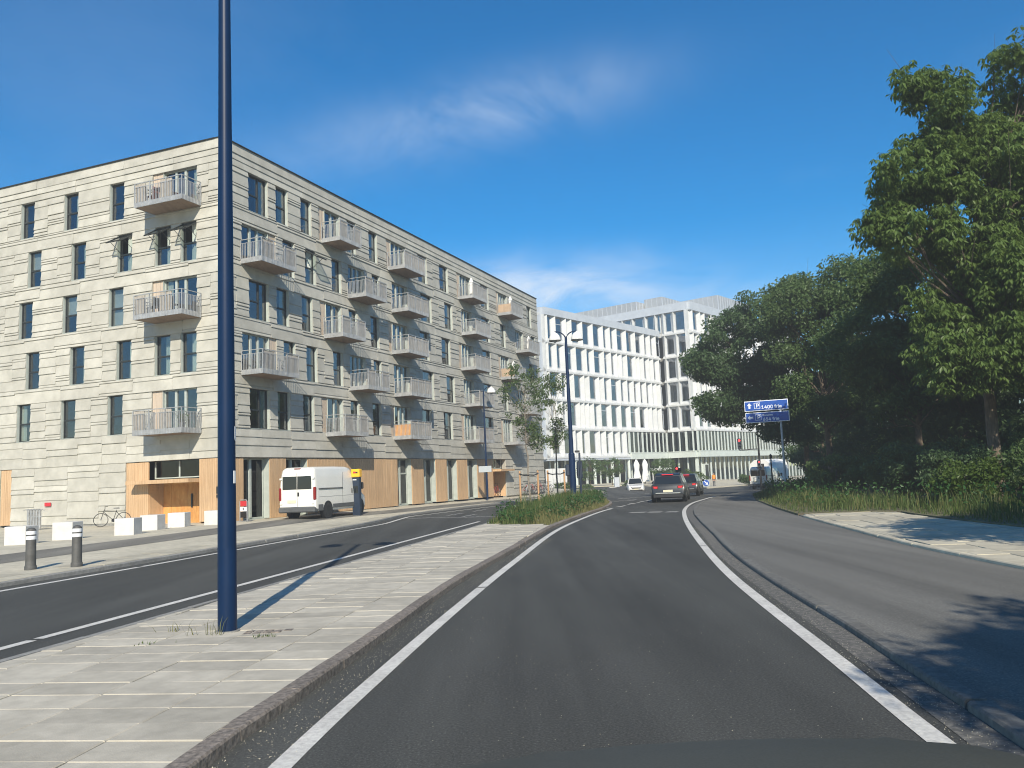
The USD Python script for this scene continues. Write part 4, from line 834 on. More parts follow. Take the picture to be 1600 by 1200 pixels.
def van(name, label, loc, rotz, L=4.95, W=1.80, H=2.26, scale=None):
    t = thing(name, label, 'van', loc, rotz, scale=scale); w = W / 2; h2 = L / 2
    def ring(y, zb, zt, wb, wt, zs):
        pts = [(wb * .92, zb), (wb, zb + .12), (wb, zs), (wb - (wb - wt) * .45, zs + (zt - zs) * .55), (wt, zt - .13), (wt - .06, zt - .035), (wt - .18, zt)]
        return [(x, y, z) for x, z in pts] + [(-x, y, z) for x, z in pts[::-1]]
    S = [ring(-h2 + .05, .36, H - .16, w * .93, w * .80, 1.0), ring(-h2, .42, H - .10, w * .95, w * .84, 1.0)][1:] 
    S = [ring(-h2, .40, H - .22, w * .94, w * .80, 1.0), ring(-h2 + .06, .36, H - .09, w * .985, w * .86, 1.0), ring(-h2 + .22, .34, H - .01, w, w * .875, 1.0), ring(-.4, .32, H, w, w * .875, 1.0), ring(.62, .32, H - .01, w, w * .87, 1.0), ring(.95, .32, H - .06, w, w * .85, 1.0), ring(1.40, .32, 1.86, w, w * .78, 1.0), ring(1.86, .32, 1.30, w * .985, w * .72, .92), ring(2.25, .33, 1.05, w * .93, w * .66, .82), ring(h2, .42, .74, w * .78, w * .56, .60)]
    MB().mesh(loft(S)).build('body', K['van_white'], t, smooth=32)
    # rear doors
    for s in (1, -1):
        m = MB(); x0, x1 = sorted((s * .02, s * w * .78)); zb, zt = 1.30, 1.86
        hull(m, [(x, y - .012, z) for x, y, z in ((x0, -h2 - .005, zb), (x1, -h2 - .005, zb), (x0, -h2 + .005, zt), (x1 * (.96 if s > 0 else 1) if s > 0 else x1, -h2 + .005, zt), (x0 * (1 if s > 0 else .96), -h2 + .005, zt), (x0, -h2 + .03, zb), (x1, -h2 + .03, zb), (x0, -h2 + .03, zt), (x1, -h2 + .03, zt))]); m.build('rear_window', K['car_glass'], t)
        m = MB(); m.rbox(*sorted((s * w * .86, s * w * .99)), -h2 - .03, -h2 + .11, .82, 1.38, .03); m.build('tail_light', K['red_lamp'], t)
        m = MB(); m.rbox(*sorted((s * w * .80, s * w * .93)), -h2 - .045, -h2 + .05, 1.72, 1.80, .012); m.build('door_hinge', K['van_white'], t)
        m = MB(); m.rbox(*sorted((s * w * .80, s * w * .93)), -h2 - .045, -h2 + .05, .66, .73, .012); m.build('door_hinge', K['van_white'], t)
    m = MB(); m.box(-.006, .006, -h2 - .008, -h2 + .02, .50, H - .26); m.rbox(.03, .10, -h2 - .035, -h2 + .02, 1.0, 1.17, .012); m.build('door_gap', K['black'], t)
    m = MB(); m.box(-.47, -.05, -h2 - .02, -h2 + .02, .72, .84); m.build('number_plate', K['plate'], t)
    m = MB(); m.rbox(-w * .98, w * .98, -h2 - .10, -h2 + .25, .30, .55, .05); m.build('rear_bumper', K['grey_plastic'], t)
    m = MB(); m.rbox(-.15, .15, -h2 + .02, -h2 + .16, H - .10, H - .055, .012); m.build('high_lamp', K['red_lamp'], t)
    rw = .325; ya, yb = -1.42, 1.62
    for s in (1, -1):
        m = MB(); x0, x1 = sorted((s * (w - .03), s * (w + .018)))
        m.rbox(x0, x1, -h2 + .22, ya - .42, .34, .62, .015); m.rbox(x0, x1, ya + .42, yb - .42, .42, .60, .015); m.build('side_moulding', K['grey_plastic'], t)
        m = MB(); m.rbox(x0, x1, -h2 + .28, -.05, 1.27, 1.315, .01); m.build('door_rail', K['grey_plastic'], t)
        m = MB(); m.box(*sorted((s * (w - .004), s * (w + .003))), -.06, -.045, .6, 2.0); m.box(*sorted((s * (w - .004), s * (w + .003))), 1.02, 1.035, .6, 1.75); m.box(*sorted((s * (w - .004), s * (w + .003))), -h2 + .3, 1.9, .93, .942); m.build('door_seam', K['grey_plastic'], t)
        m = MB(); m.rbox(*sorted((s * w, s * (w + .03))), .78, .84, 1.02, 1.24, .012); m.build('handle', K['black'], t)
        m = MB(); hull(m, [(s * (w + .006), 1.08, 1.16), (s * (w + .004), 1.74, 1.14), (s * (w * .955), 1.12, 1.72), (s * (w * .95), 1.36, 1.68), (s * (w * .9), 1.1, 1.2), (s * w * .9, 1.7, 1.16), (s * w * .86, 1.2, 1.66)]); m.build('cab_window', K['car_glass'], t)
        m = MB(); m.rbox(*sorted((s * (w + .03), s * (w + .22))), 1.52, 1.64, 1.18, 1.50, .04); m.build('mirror', K['black'], t)
        m = MB(); hull(m, [(s * w * .9, 1.98, 1.0), (s * w * .97, 2.05, .80), (s * w * .80, 2.38, .78), (s * w * .74, 2.2, 1.02), (s * w * .7, 2.0, .9)]); m.build('headlight', K['chrome'], t)
        for y in (ya, yb):
            MB().cyl((s * (w - .09), y, rw + .03), rw * 1.24, (1, 0, 0), .20, 24).build('wheel_arch', K['black'], t); tyre_wheel(t, (s * (w - .085), y, rw), rw, .20, s, K['galv'])
    m = MB(); m.rbox(-w * .80, w * .80, h2 - .22, h2 + .04, .28, .62, .05); m.build('front_bumper', K['grey_plastic'], t)
    m = MB(); hull(m, sympts([(w * .76, 1.40, 1.80), (w * .70, 1.88, 1.30), (w * .70, 1.85, 1.20), (w * .7, 1.3, 1.7)])); m.build('windscreen', K['car_glass'], t)
    return t
vz = math.radians(16.5)
v1 = van('delivery_van', 'white high-roofed panel van standing on the cycle path by the timber wall', (-8.78, 38.75, 0.18), -vz, scale=1.0)
van('delivery_van', 'white panel van waiting beyond the junction at the edge of the trees', (23.9, 80.4, -0.52), -math.radians(35), H=2.2, scale=0.95)
tk = thing('covered_trailer', 'high white covered trailer behind the far white van', 'trailer', (26.2, 87.0, -0.55), -math.radians(38))
m = MB(); 
def vault(y): return [(x, y, z) for x, z in ((1.1, .7), (1.14, 1.9), (1.0, 2.45), (.55, 2.78), (0, 2.86), (-.55, 2.78), (-1.0, 2.45), (-1.14, 1.9), (-1.1, .7))]
m.mesh(loft([vault(-2.4), vault(2.4)])); m.build('cover', K['canvas'], tk)
m = MB(); m.rbox(-1.0, 1.0, -2.3, 2.3, .5, .69, .03); m.build('chassis', K['grey_plastic'], tk)
for s in (1, -1):
    for y in (-.6, .3): tyre_wheel(tk, (s * .98, y, .33), .33, .2, s, K['galv'])
m = MB(); m.box(-.8, .2, -2.44, -2.41, 1.0, 1.05); m.box(-.8, -.75, -2.44, -2.41, .75, 1.0); m.box(.15, .2, -2.44, -2.41, .75, 1.0); m.build('rear_frame', K['grey_plastic'], tk)
# bonnet of the car the picture is taken from
bn = thing('car_bonnet', 'dark curved bonnet of the car in front of the windscreen', 'car', (0.50, 0, 0))
xs_ = np.linspace(-0.82, 0.82, 41); ys_ = np.linspace(0.75, 2.32, 28); Xg, Yg = np.meshgrid(xs_, ys_)
Zg = 0.988 - 0.060 * np.abs(Xg / 0.82) ** 2.2 + 0.05 * (1.9 - Yg) - 0.045 * np.clip((Yg - 1.85) / 0.45, 0, 1) ** 2 - 0.10 * np.clip((np.abs(Xg) - 0.70) / 0.14, 0, 1) ** 2
ridge = np.exp(-((np.abs(Xg) - (0.50 + 0.10 * (1.9 - Yg))) / 0.035) ** 2); Zg = Zg + 0.008 * ridge + 0.006
nxg = len(xs_); q0 = (np.arange(len(ys_) - 1)[:, None] * nxg + np.arange(nxg - 1)).ravel(); top = np.c_[Xg.ravel(), Yg.ravel(), Zg.ravel()]
mB = MB().add(top, np.stack([q0, q0 + 1, q0 + nxg + 1, q0 + nxg], 1)); bot = top - np.array([0, 0, .03]); mB.add(bot, np.stack([q0, q0 + nxg, q0 + nxg + 1, q0 + 1], 1))
fr_ = top[-nxg:]; mB.add(np.vstack([fr_, fr_ - [0, -.01, .45]]), [[i, nxg + i, nxg + i + 1, i + 1] for i in range(nxg - 1)])
mB.build('bonnet_panel', K['bonnet'], bn, smooth=True)

# ---------------------------------------------------------------- street furniture
def bell(t, c, R=0.29, name='lamp_shade'):
    s = MB().lathe([(0.03, .34), (.05, .30), (R * .55, .24), (R * .82, .14), (R * .97, .02), (R, -.10), (R * .96, -.10), (R * .78, .11), (R * .5, .2), (.02, .25)], 20, c).build(name, K['white_paint'], t, smooth=40)
    MB().lathe([(R + .012, -.12), (R + .012, -.085), (R * .97, -.085), (R * .97, -.12), (R + .012, -.12)], 20, c).build('rim', K['grey_plastic'], s)
    MB().lathe([(0.0, -.02), (.09, -.06), (.10, -.13), (.05, -.2), (0, -.22)], 12, c).build('lamp', K['sign_back'], s)
def lamp_post(name, label, loc, h, r0, r1, arms, reach=.62, group=None, rotz=0):
    t = thing(name, label, 'street lamp', loc, rotz, group)
    m = MB(); m.lathe([(r0 * 1.0, 0), (r0, .9), (r0 * .985, .92), (r0 * .9, 3.0), (r1, h), (0, h + .05)], 24); m.build('pole', K['navy'], t, smooth=40)
    for s in arms:
        p = [(s * reach * (1 - math.cos(a)) if True else 0, 0, h - .15 + .45 * math.sin(a)) for a in np.linspace(0, PI / 2, 9)]; p += [(s * (reach + .04), 0, h + .28)]
        MB().tube(p, .03, 8).build('arm', K['navy'], t, smooth=40); bell(t, (s * (reach + .05), 0, h - .05))
    return t
near = lamp_post('street_lamp', 'tall navy lamp post on the paved island near the camera, stickers on its side', (-3.26, 9.47, 0.075), 8.45, .103, .062, (1, -1), .66)
m = MB(); m.lathe([(.135, 0.004), (.135, .018), (.1, .02)], 20); m.build('base_plate', K['kerb_grey'], near)
for z, hh, a0 in ((1.63, .14, -.52), (2.14, .13, -.30)):
    m = MB(); n = 6; R = .1025
    v = []; 
    for i in range(n + 1):
        a = a0 + .55 * i / n; v += [(R * math.cos(a), R * math.sin(a), z - (0.04 * math.sin(i * .6) if hh < .14 else 0)), (R * math.cos(a), R * math.sin(a), z + hh)]
    m.add(v, [[2 * i, 2 * i + 2, 2 * i + 3, 2 * i + 1] for i in range(n)]); m.build('sticker', K['band_white'], near)
l2 = lamp_post('street_lamp', 'navy double lamp post rising from the planted island before the white building', (2.77, 41.1, 0.06), 8.35, .12, .06, (1, -1), .50)
m = MB(); m.lathe([(.155, 0), (.155, 2.55), (.125, 2.6)], 16); m.build('pole_sleeve', K['navy'], l2, smooth=40)
lp = lamp_post('street_lamp', 'slim dark lamp post with a single white shade by the timber wall', (-1.99, 57.2, 0.15), 7.4, .075, .04, (1,), .5, rotz=-.2)
sb = thing('street_sign', 'plain pale sign plate seen from behind on the slim lamp post', 'sign', (-2.05, 57.05, 2.0), -.15)
m = MB(); m.rbox(-.46, .42, -.03, .0, 0, .42, .012); m.build('plate', K['sign_back'], sb); m = MB(); m.box(-.06, .06, .002, .10, .08, .12); m.box(-.06, .06, .002, .10, .3, .34); m.build('bracket', K['galv'], sb)
def signal(t, x, y, z0, facing=-1, red=True, name='signal_head', s=1.0):
    m = MB(); m.rbox(x - .13 * s, x + .13 * s, y - .10, y + .12, z0, z0 + .82 * s, .03); h = m.build(name, K['navy_dark'], t)
    for i, c in enumerate(('red_signal', 'black', 'black')):
        zc = z0 + (.66 - .25 * i) * s; q = MB().cyl((x, y + facing * .115, zc), .085 * s, (0, 1, 0), .02, 14); q.build('lens', K[c if (red and i == 0) else 'black'], h)
        v = MB(); a = np.linspace(-.2, PI + .2, 9); ring0 = [(x + .1 * s * math.cos(b), y + facing * .10, zc + .1 * s * math.sin(b)) for b in a]; ring1 = [(p[0], y + facing * .26, p[2]) for p in ring0]
        v.add(ring0 + ring1, [[j, j + 1, 10 + j, 9 + j] for j in range(8)]); v.build('hood', K['navy_dark'], h)
ts = thing('traffic_light', 'traffic light with a mast arm and two red signals beside the grass verge', 'traffic light', (21.2, 73.0, -.43), -math.radians(8))
m = MB(); m.lathe([(.10, 0), (.085, 3.0), (.07, 6.6), (0, 6.62)], 12); m.build('pole', K['black'], ts, smooth=40); m = MB(); m.tube([(0, 0, 3.55), (-1.65, 0, 3.50)], .045, 8); m.build('mast_arm', K['black'], ts)
signal(ts, -1.62, -.05, 3.58, s=1.15); signal(ts, -.1, -.2, 1.75, s=1.0)
m = MB(); m.rbox(.12, .34, -.12, .12, 1.72, 2.25, .03); m.build('side_signal', K['black'], ts)
t2 = thing('traffic_light', 'traffic light with red signal standing beyond the grey estate car', 'traffic light', (13.4, 70, -.40), -math.radians(6))
MB().lathe([(.07, 0), (.06, 2.7), (0, 2.72)], 10).build('pole', K['black'], t2); signal(t2, -.02, -.16, 1.45, s=1.0); m = MB(); m.rbox(.08, .36, -.1, .12, 1.35, 2.15, .03); m.build('side_signal', K['black'], t2)
t3 = thing('traffic_light', 'navy traffic signal with side heads and a small camera beside the double lamp post', 'traffic light', (3.16, 41.25, .06), 0.1)
MB().lathe([(.055, 0), (.05, 2.6), (0, 2.62)], 10).build('pole', K['navy_dark'], t3); signal(t3, 0, .12, 1.35, 1, False); m = MB(); m.rbox(-.72, -.50, -.1, .12, 1.5, 2.05, .03); m.build('side_signal', K['navy_dark'], t3)
m = MB(); m.rbox(-.22, .02, -.05, .06, 2.62, 2.72, .02); m.build('camera', K['black'], t3)
# blue direction signs
sg = thing('parking_sign', 'pair of blue parking guidance boards on a grey post in front of the trees', 'sign', (13.42, 42.0, .1), -math.radians(24))
MB().lathe([(.055, 0), (.055, 4.75), (0, 4.77)], 12).build('post', K['sign_back'], sg, smooth=40)
def board_sign(z0, h, x0, x1, rows_, arrow):
    m = MB(); m.rbox(x0, x1, -.11, -.07, z0, z0 + h, .008); b = m.build('board', K['sign_white'], sg)
    m = MB(); m.rbox(x0 + .035, x1 - .035, -.118, -.08, z0 + .035, z0 + h - .035, .004); m.build('blue_field', K['blue_sign'], b)
    def txt(s, hgt, x, z, name, bold=True):
        q = meshkit.text_mesh(s, hgt, .004, bold); v = q.vertices; vv = np.c_[x + v[:, 0], -.1185 - v[:, 2], z + v[:, 1]]; MB().add(vv, q.faces[:, ::-1]).build(name, K['sign_white'], b)
    for s, hgt, x, z in rows_: txt(s, hgt, x, z, 'lettering')
    px = x0 + .48; m = MB()
    for q in ((px, px + .30, z0 + .12, z0 + .14), (px, px + .30, z0 + .40, z0 + .42), (px, px + .02, z0 + .14, z0 + .40), (px + .28, px + .30, z0 + .14, z0 + .40)): m.box(q[0], q[1], -.1225, -.1182, q[2], q[3])
    m.build('parking_frame', K['sign_white'], b); txt('P', .19, px + .09, z0 + .18, 'parking_letter')
    ax_, az_ = x0 + .25, z0 + .27; P = Polygon([(0, .15), (.115, .02), (.045, .02), (.045, -.13), (-.045, -.13), (-.045, .02), (-.115, .02)])
    q = trimesh.creation.extrude_polygon(P, .004, engine='earcut'); v = q.vertices[:, :2]
    if arrow == 'left': v = np.c_[-v[:, 1], v[:, 0]]
    MB().add(np.c_[ax_ + v[:, 0], -.1185 - q.vertices[:, 2], az_ + v[:, 1]], q.faces[:, ::-1]).build('arrow', K['sign_white'], b)
board_sign(4.31, .52, -1.72, .42, [('1400 frie', .165, -.90, 4.41)], 'up')
board_sign(3.72, .52, -1.70, .44, [('654 frie', .155, -.86, 3.80), ('Kanalen', .095, -.86, 4.04)], 'left')
ps_ = thing('thin_post', 'thin dark post at the corner of the verge right of the traffic light', 'post', (18.85, 62, -.30)); MB().lathe([(.06, 0), (.05, 2.75), (0, 2.8)], 10).build('pole', K['black'], ps_); m = MB(); m.rbox(-.09, .09, -.06, .06, 2.45, 2.72, .02); m.build('cap_box', K['black'], ps_)
kr = thing('keep_right_sign', 'small round blue keep-right sign on a low post at the kerb of the forecourt', 'sign', (20.3, 90.2, -.43), -math.radians(12))
m = MB(); m.rbox(-.04, .04, -.02, .04, 0, .35, .01); m.build('post', K['galv'], kr); m = MB(); m.box(-.36, .36, -.02, .03, .12, .84); m.build('back_plate', K['sign_back'], kr); m = MB().cyl((0, -.035, .50), .33, (0, 1, 0), .02, 24); d = m.build('disc', K['blue_sign'], kr)
P = np.array([(-.20, .22), (-.24, .15), (.03, -.05), (-.06, -.13), (.2, -.2), (.16, .07), (.1, .0)]) ; q = trimesh.creation.extrude_polygon(Polygon([(-.21, .19), (-.16, .24), (.09, .0), (.17, .08), (.2, -.2), (-.08, -.17), (.02, -.08)]).buffer(0), .005, engine='earcut'); MB().add(np.c_[q.vertices[:, 0], -.047 - q.vertices[:, 2], .5 + q.vertices[:, 1]], q.faces[:, ::-1]).build('arrow', K['sign_white'], d)
# parking meter, information board, bollards, blocks
pm = thing('parking_meter', 'navy parking ticket machine with a yellow head beside the white van', 'parking meter', (-7.50, 39.55, .12), -.25)
m = MB(); m.rbox(-.18, .18, -.12, .12, 0, 1.80, .02); bx = m.build('body', K['navy_dark'], pm); m = MB(); m.rbox(-.215, .215, -.15, .15, 1.80, 2.18, .025); m.build('head', K['yellow'], pm)
m = MB(); m.box(-.10, .03, -.158, -.151, 1.98, 2.06); m.build('red_mark', K['red_paint'], pm); m = MB(); m.box(.03, .13, -.158, -.151, 1.98, 2.05); m.build('dark_mark', K['black'], pm); m = MB(); m.box(-.14, .05, -.128, -.121, 1.66, 1.70); m.build('white_mark', K['band_white'], pm); m = MB(); m.box(-.12, .12, -.128, -.121, 1.05, 1.4); m.build('screen', K['car_glass'], pm)
ab = thing('information_board', 'pavement board in a silver tube frame with a small red panel by the shop window', 'board', (-11.55, 35.6, .215), -.55)
m = MB(); m.tube([(-.22, 0, 0), (-.22, 0, .86), (-.17, 0, .92), (.17, 0, .92), (.22, 0, .86), (.22, 0, 0)], .022, 8); m.build('frame', K['galv'], ab); m = MB(); m.box(-.19, .19, -.012, .012, .66, .88); m.build('red_panel', K['red_paint'], ab); m = MB(); m.box(-.2, .2, -.014, .014, .45, .63); w_ = m.build('white_panel', K['sign_white'], ab); m = MB(); m.box(-.03, .03, -.018, -.0145, .49, .60); m.build('symbol', K['black'], w_); m = MB(); m.box(-.19, .19, -.012, .012, .18, .42); m.build('dark_panel', K['black'], ab); m = MB(); m.rbox(-.3, .3, -.16, .16, 0, .05, .015); m.build('foot', K['kerb_grey'], ab)
def bollard(loc, label):
    t = thing('bollard', label, 'bollard', loc, 0, 'bollards on the strip beside the road', None, .88)
    MB().lathe([(.135, 0), (.135, .10), (.118, .13), (.112, .70), (.110, .96), (.085, 1.0), (.05, 1.02), (0, 1.028)], 24).build('post', K['bollard_grey'], t, smooth=35)
    for z in (.74, .86): MB().lathe([(.1135, z), (.1135, z + .085), (.11, z + .085)], 24).build('reflective_band', K['band_white'], t, smooth=40)
bollard((-10.44, 18.12, .09), 'dark grey bollard with two white bands, the left one of the pair'); bollard((-9.63, 18.46, .09), 'dark grey bollard with two white bands, the right one of the pair')
blk0 = None
labs = ['white concrete cube block at the left edge of the picture', 'white concrete cube block behind the bollards and beside the bike stand', 'white concrete cube block nearest the parked bicycle, at the front of its pair', 'white concrete cube block tucked behind another block near the bicycle', 'white concrete cube block standing before the orange entrance doors', 'white concrete cube block just left of the tall lamp post']
for (x, y), lb in zip([(-16.0, 26.3), (-15.5, 28.1), (-14.1, 29.5), (-14.5, 32.4), (-14.1, 34.0), (-13.0, 35.0)], labs):
    q = np.array([x, y]) * .965
    if blk0 is None:
        blk0 = thing('concrete_block', lb, 'concrete block', (q[0], q[1], .17), -math.radians(2), 'white concrete blocks along the forecourt'); m = MB(); m.rbox(0, .66, 0, .66, 0.0, .61, .012); m.build('block', K['white_concrete'], blk0)
    else: copy(blk0, (q[0], q[1], .18), -math.radians(2 + rnd.uniform(-4, 4)), lb)
def face_pt(F, s, o, z):
    p = F(s, o, z); w = CORNER + DR * p[0] + np.array([-DR[1], DR[0]]) * p[1]; return (w[0], w[1], z)
AL = math.atan2(DR[1], DR[0])
rk = thing('bike_stand', 'low steel bicycle stand of five tubes in front of the concrete wall', 'bicycle stand', face_pt(LFX, 8.25, 2.2, .25), AL + PI / 2)
for i in range(5):
    x = (i - 2) * .17; m = MB(); m.rbox(x - .05, x + .05, -.04, .04, 0, .82, .01); m.build('post', K['galv'], rk)
    MB().tube([(x - .06, -.18, .80), (x, 0, .87), (x + .02, .22, .84)], .016, 6).build('wheel_hook', K['galv'], rk)
m = MB(); m.rbox(-.46, .42, -.02, .02, .52, .56, .006); m.build('cross_bar', K['galv'], rk); m = MB(); m.rbox(-.46, .42, -.02, .02, .83, .865, .006); m.build('top_bar', K['galv'], rk)
rs = thing('wall_sign', 'tiny red sign with white writing on the concrete wall', 'sign', face_pt(LFX, 10.05, .09, 1.18), AL + PI / 2); m = MB(); m.rbox(-.19, .19, -.02, .02, 0, .17, .004); m.build('plate', K['red_paint'], rs); m = MB(); m.box(-.14, .14, -.024, -.0205, .04, .07); m.box(-.1, .1, -.024, -.0205, .10, .13); m.build('writing', K['sign_white'], rs, kind='stuff')
# bicycles
def bicycle(label, loc, rotz, paint, lean=.08, group=None, scale=.92):
    t = thing('bicycle', label, 'bicycle', loc, rotz, group, scale=scale)
    def Tn(p): return (p[0], p[1] + p[2] * lean, p[2])
    for x in (-.52, .52):
        a = np.linspace(0, 2 * PI, 25); MB().tube([Tn((x + .33 * math.cos(b), 0, .34 + .33 * math.sin(b))) for b in a], .02, 6, False).build('wheel', K['rubber'], t)
        m = MB()
        for b in np.linspace(0, PI, 8)[:-1]: m.tube([Tn((x + .31 * math.cos(b), 0, .34 + .31 * math.sin(b))), Tn((x - .31 * math.cos(b), 0, .34 - .31 * math.sin(b)))], .003, 3, False)
        m.build('spokes', K['galv'], t, kind='stuff')
    m = MB(); 
    for a, b in (((-.05, 0, .30), (-.2, 0, .80)), ((-.05, 0, .30), (.38, 0, .72)), ((-.18, 0, .74), (.36, 0, .80)), ((-.52, 0, .34), (-.05, 0, .30)), ((-.52, 0, .34), (-.18, 0, .74)), ((.36, 0, .86), (.52, 0, .34))): m.tube([Tn(a), Tn(b)], .016, 6)
    m.build('frame', paint, t); m = MB(); m.tube([Tn((.34, 0, .84)), Tn((.33, 0, .98))], .013, 6); m.tube([Tn((.20, -.27, 1.0)), Tn((.33, -.2, 1.0)), Tn((.36, 0, .99)), Tn((.33, .2, 1.0)), Tn((.20, .27, 1.0))], .012, 6); m.build('handlebar', K['black'], t)
    m = MB(); hull(m, [Tn(p) for p in ((-.34, -.08, .87), (-.34, .08, .87), (-.05, -.02, .89), (-.05, .02, .89), (-.32, .06, .93), (-.32, -.06, .93), (-.06, 0, .92))]); m.build('saddle', K['black'], t); MB().tube([Tn((-.19, 0, .78)), Tn((-.22, 0, .88))], .012, 6).build('seat_post', K['galv'], t)
    m = MB(); m.cyl(Tn((-.05, 0, .30)), .09, (0, 1, 0), .02, 14); m.tube([Tn((-.05, .06, .30)), Tn((.06, .06, .2))], .01, 5); m.tube([Tn((-.05, -.06, .30)), Tn((-.16, -.06, .4))], .01, 5); m.build('crank', K['black'], t)
    return t
bicycle('dark bicycle leaning on the concrete wall left of the orange entrance', face_pt(LFX, 5.3, .8, .24), AL + PI / 2 + .85, K['black'], .08, scale=.85)
bicycle('red bicycle parked inside the far timber entrance', face_pt(RFX, 29.7, -.25, .22), AL, K['bike_red'])
rb = random.Random(6)
for i in range(9):
    bk_ = rb.choice(['bike_red', 'black', 'galv', 'navy', 'sign_back']); nm_ = dict(bike_red='red', black='black', galv='silver', navy='navy', sign_back='pale grey')[bk_]; od_ = ['first', 'second', 'third', 'fourth', 'fifth', 'sixth', 'seventh', 'eighth', 'last'][i]
    bicycle(f'{nm_} bicycle, {od_} in the tangled row after the far timber entrance', face_pt(RFX, 33.2 + i * .62, .75 + rb.uniform(-.1, .2), .20), AL - PI / 2 + rb.uniform(-.5, .5) if i % 3 else AL + rb.uniform(-.2, .2), K[bk_], rb.uniform(-.12, .12), 'bicycles against the far end of the grey building')
# things on balconies
def closed_parasol(label, loc, h=1.35, r=.17, name='folded_parasol', group=None):
    t = thing(name, label, 'parasol', loc, 0, group); n = 22; rings = []
    for z, q in ((.25, .95), (.45, 1.0), (.7, .62), (.9, .80), (1.0, .55)):
        rings.append([(r * q * (1 + .16 * math.cos(5 * a)) * math.cos(a), r * q * (1 + .16 * math.cos(5 * a)) * math.sin(a), h * z * (1 if z < 1 else 1)) for a in np.linspace(0, 2 * PI, n, endpoint=False)])
    rings.append([(.02 * math.cos(a), .02 * math.sin(a), h * 1.12) for a in np.linspace(0, 2 * PI, n, endpoint=False)])
    MB().mesh(loft(rings)).build('canvas', K['canvas'], t, smooth=50); MB().lathe([(.02, 0), (.02, h * 1.16), (0, h * 1.17)], 8).build('pole', K['galv'], t); MB().lathe([(.16, 0), (.16, .05), (.03, .07)], 14).build('foot', K['kerb_grey'], t); return t
def bal(s, o, k): return face_pt(RFX, s, o, ZBAL[k] + .195)
closed_parasol('folded white parasol on the top balcony third from the corner', bal(24.7, .55, 4)); closed_parasol('folded white parasol on the last top-floor balcony with the timber side', bal(31.9, .6, 4)); closed_parasol('folded white parasol on a far third-floor balcony behind the young tree', bal(32.0, .6, 2), 1.2); closed_parasol('folded white parasol on the farthest balcony of the fourth floor', bal(35.6, .6, 3), 1.2)
def table_set(label, clabel, F, s, o, z, mt):
    t = thing('balcony_table', label, 'table', face_pt(F, s, o, z), AL + (PI / 2 if F is LFX else 0)); m = MB(); m.rbox(-.3, .3, -.3, .3, .62, .66, .01); m.build('top', mt, t)
    for x in (-.24, .24):
        for y in (-.24, .24): MB().box(x - .02, x + .02, y - .02, y + .02, 0, .62).build('leg', mt, t)
    for i, ds in enumerate((-.55, .55)):
        c = thing('balcony_chair', clabel[i], 'chair', face_pt(F, s + ds, o, z), AL + (PI / 2 if F is LFX else 0)); m = MB(); m.rbox(-.19, .19, -.19, .19, .38, .42, .01); m.build('seat', mt, c)
        x = .17 if (ds > 0) == (F is RFX) else -.17
        m = MB(); m.rbox(x - .02, x + .02, -.19, .19, .43, .82, .01); m.build('backrest', mt, c)
        for x in (-.16, .16):
            for y in (-.16, .16): MB().box(x - .018, x + .018, y - .018, y + .018, 0, .38).build('leg', mt, c)
table_set('dark red wooden table on the top corner balcony', ['dark red chair left of the table on the top corner balcony', 'dark red chair right of the table on the top corner balcony'], LFX, 2.75, .6, ZBAL[4] + .195, K['redwood'])
table_set('dark table on the corner balcony of the third floor', ['dark chair left of the table on the third-floor corner balcony', 'dark chair right of the table on the third-floor corner balcony'], LFX, 2.7, .6, ZBAL[2] + .195, K['black'])
def flower_pot(label, loc, leaf, h=.5, flower=None, seed=1):
    t = thing('potted_plant', label, 'plant', loc); MB().lathe([(.10, 0), (.14, .24), (.15, .25), (.13, .25), (.1, .2)], 14).build('pot', K['pot'], t); r = np.random.default_rng(seed); n = 260
    c = r.normal(0, 1, (n, 3)) * [.13, .13, .13] + [0, 0, .25 + h * .5]; leaves(c, .07, r).build('foliage', K[leaf], t, kind='stuff')
    if flower: leaves(r.normal(0, 1, (60, 3)) * [.13, .13, .1] + [0, 0, .3 + h * .75], .07, r).build('flowers', K['canvas'], t, kind='stuff')
def leaves(c, size, r, up=.5, width=.55, droop=0.0, out=None):
    """leaf blades (two triangles folded along the rib) centred at c"""
    n = len(c); d = r.normal(0, 1, (n, 3)); 
    if out is not None: d = d * .7 + out
    d[:, 2] -= droop; d /= np.linalg.norm(d, axis=1, keepdims=True) + 1e-9
    u = r.normal(0, 1, (n, 3)) * .6; u[:, 2] += up; s = np.cross(d, u); s /= np.linalg.norm(s, axis=1, keepdims=True) + 1e-9; nn = np.cross(s, d)
    L = size * r.uniform(.65, 1.25, (n, 1)); W = L * width
    a = c - d * L * .5; b = c + d * L * .5; m1 = c + s * W * .5 + nn * W * .14; m2 = c - s * W * .5 + nn * W * .14
    v = np.stack([a, m1, b, m2], 1).reshape(-1, 3); i = np.arange(n)[:, None] * 4
    return MB().add(v, np.concatenate([i + [0, 1, 2], i + [0, 2, 3]]))
flower_pot('white flowering pot plant on the first-floor balcony at the far end', bal(32.3, .9, 0), 'leaf_pale', .6, True, 3); flower_pot('pot plant with white blooms beside another on the far first-floor balcony', bal(32.9, .7, 0), 'leaf_pale', .5, True, 4)
flower_pot('small leafy pot plant on the first-floor corner balcony', face_pt(LFX, 1.35, .9, ZBAL[0] + .195), 'leaf_mid', .5, False, 5)
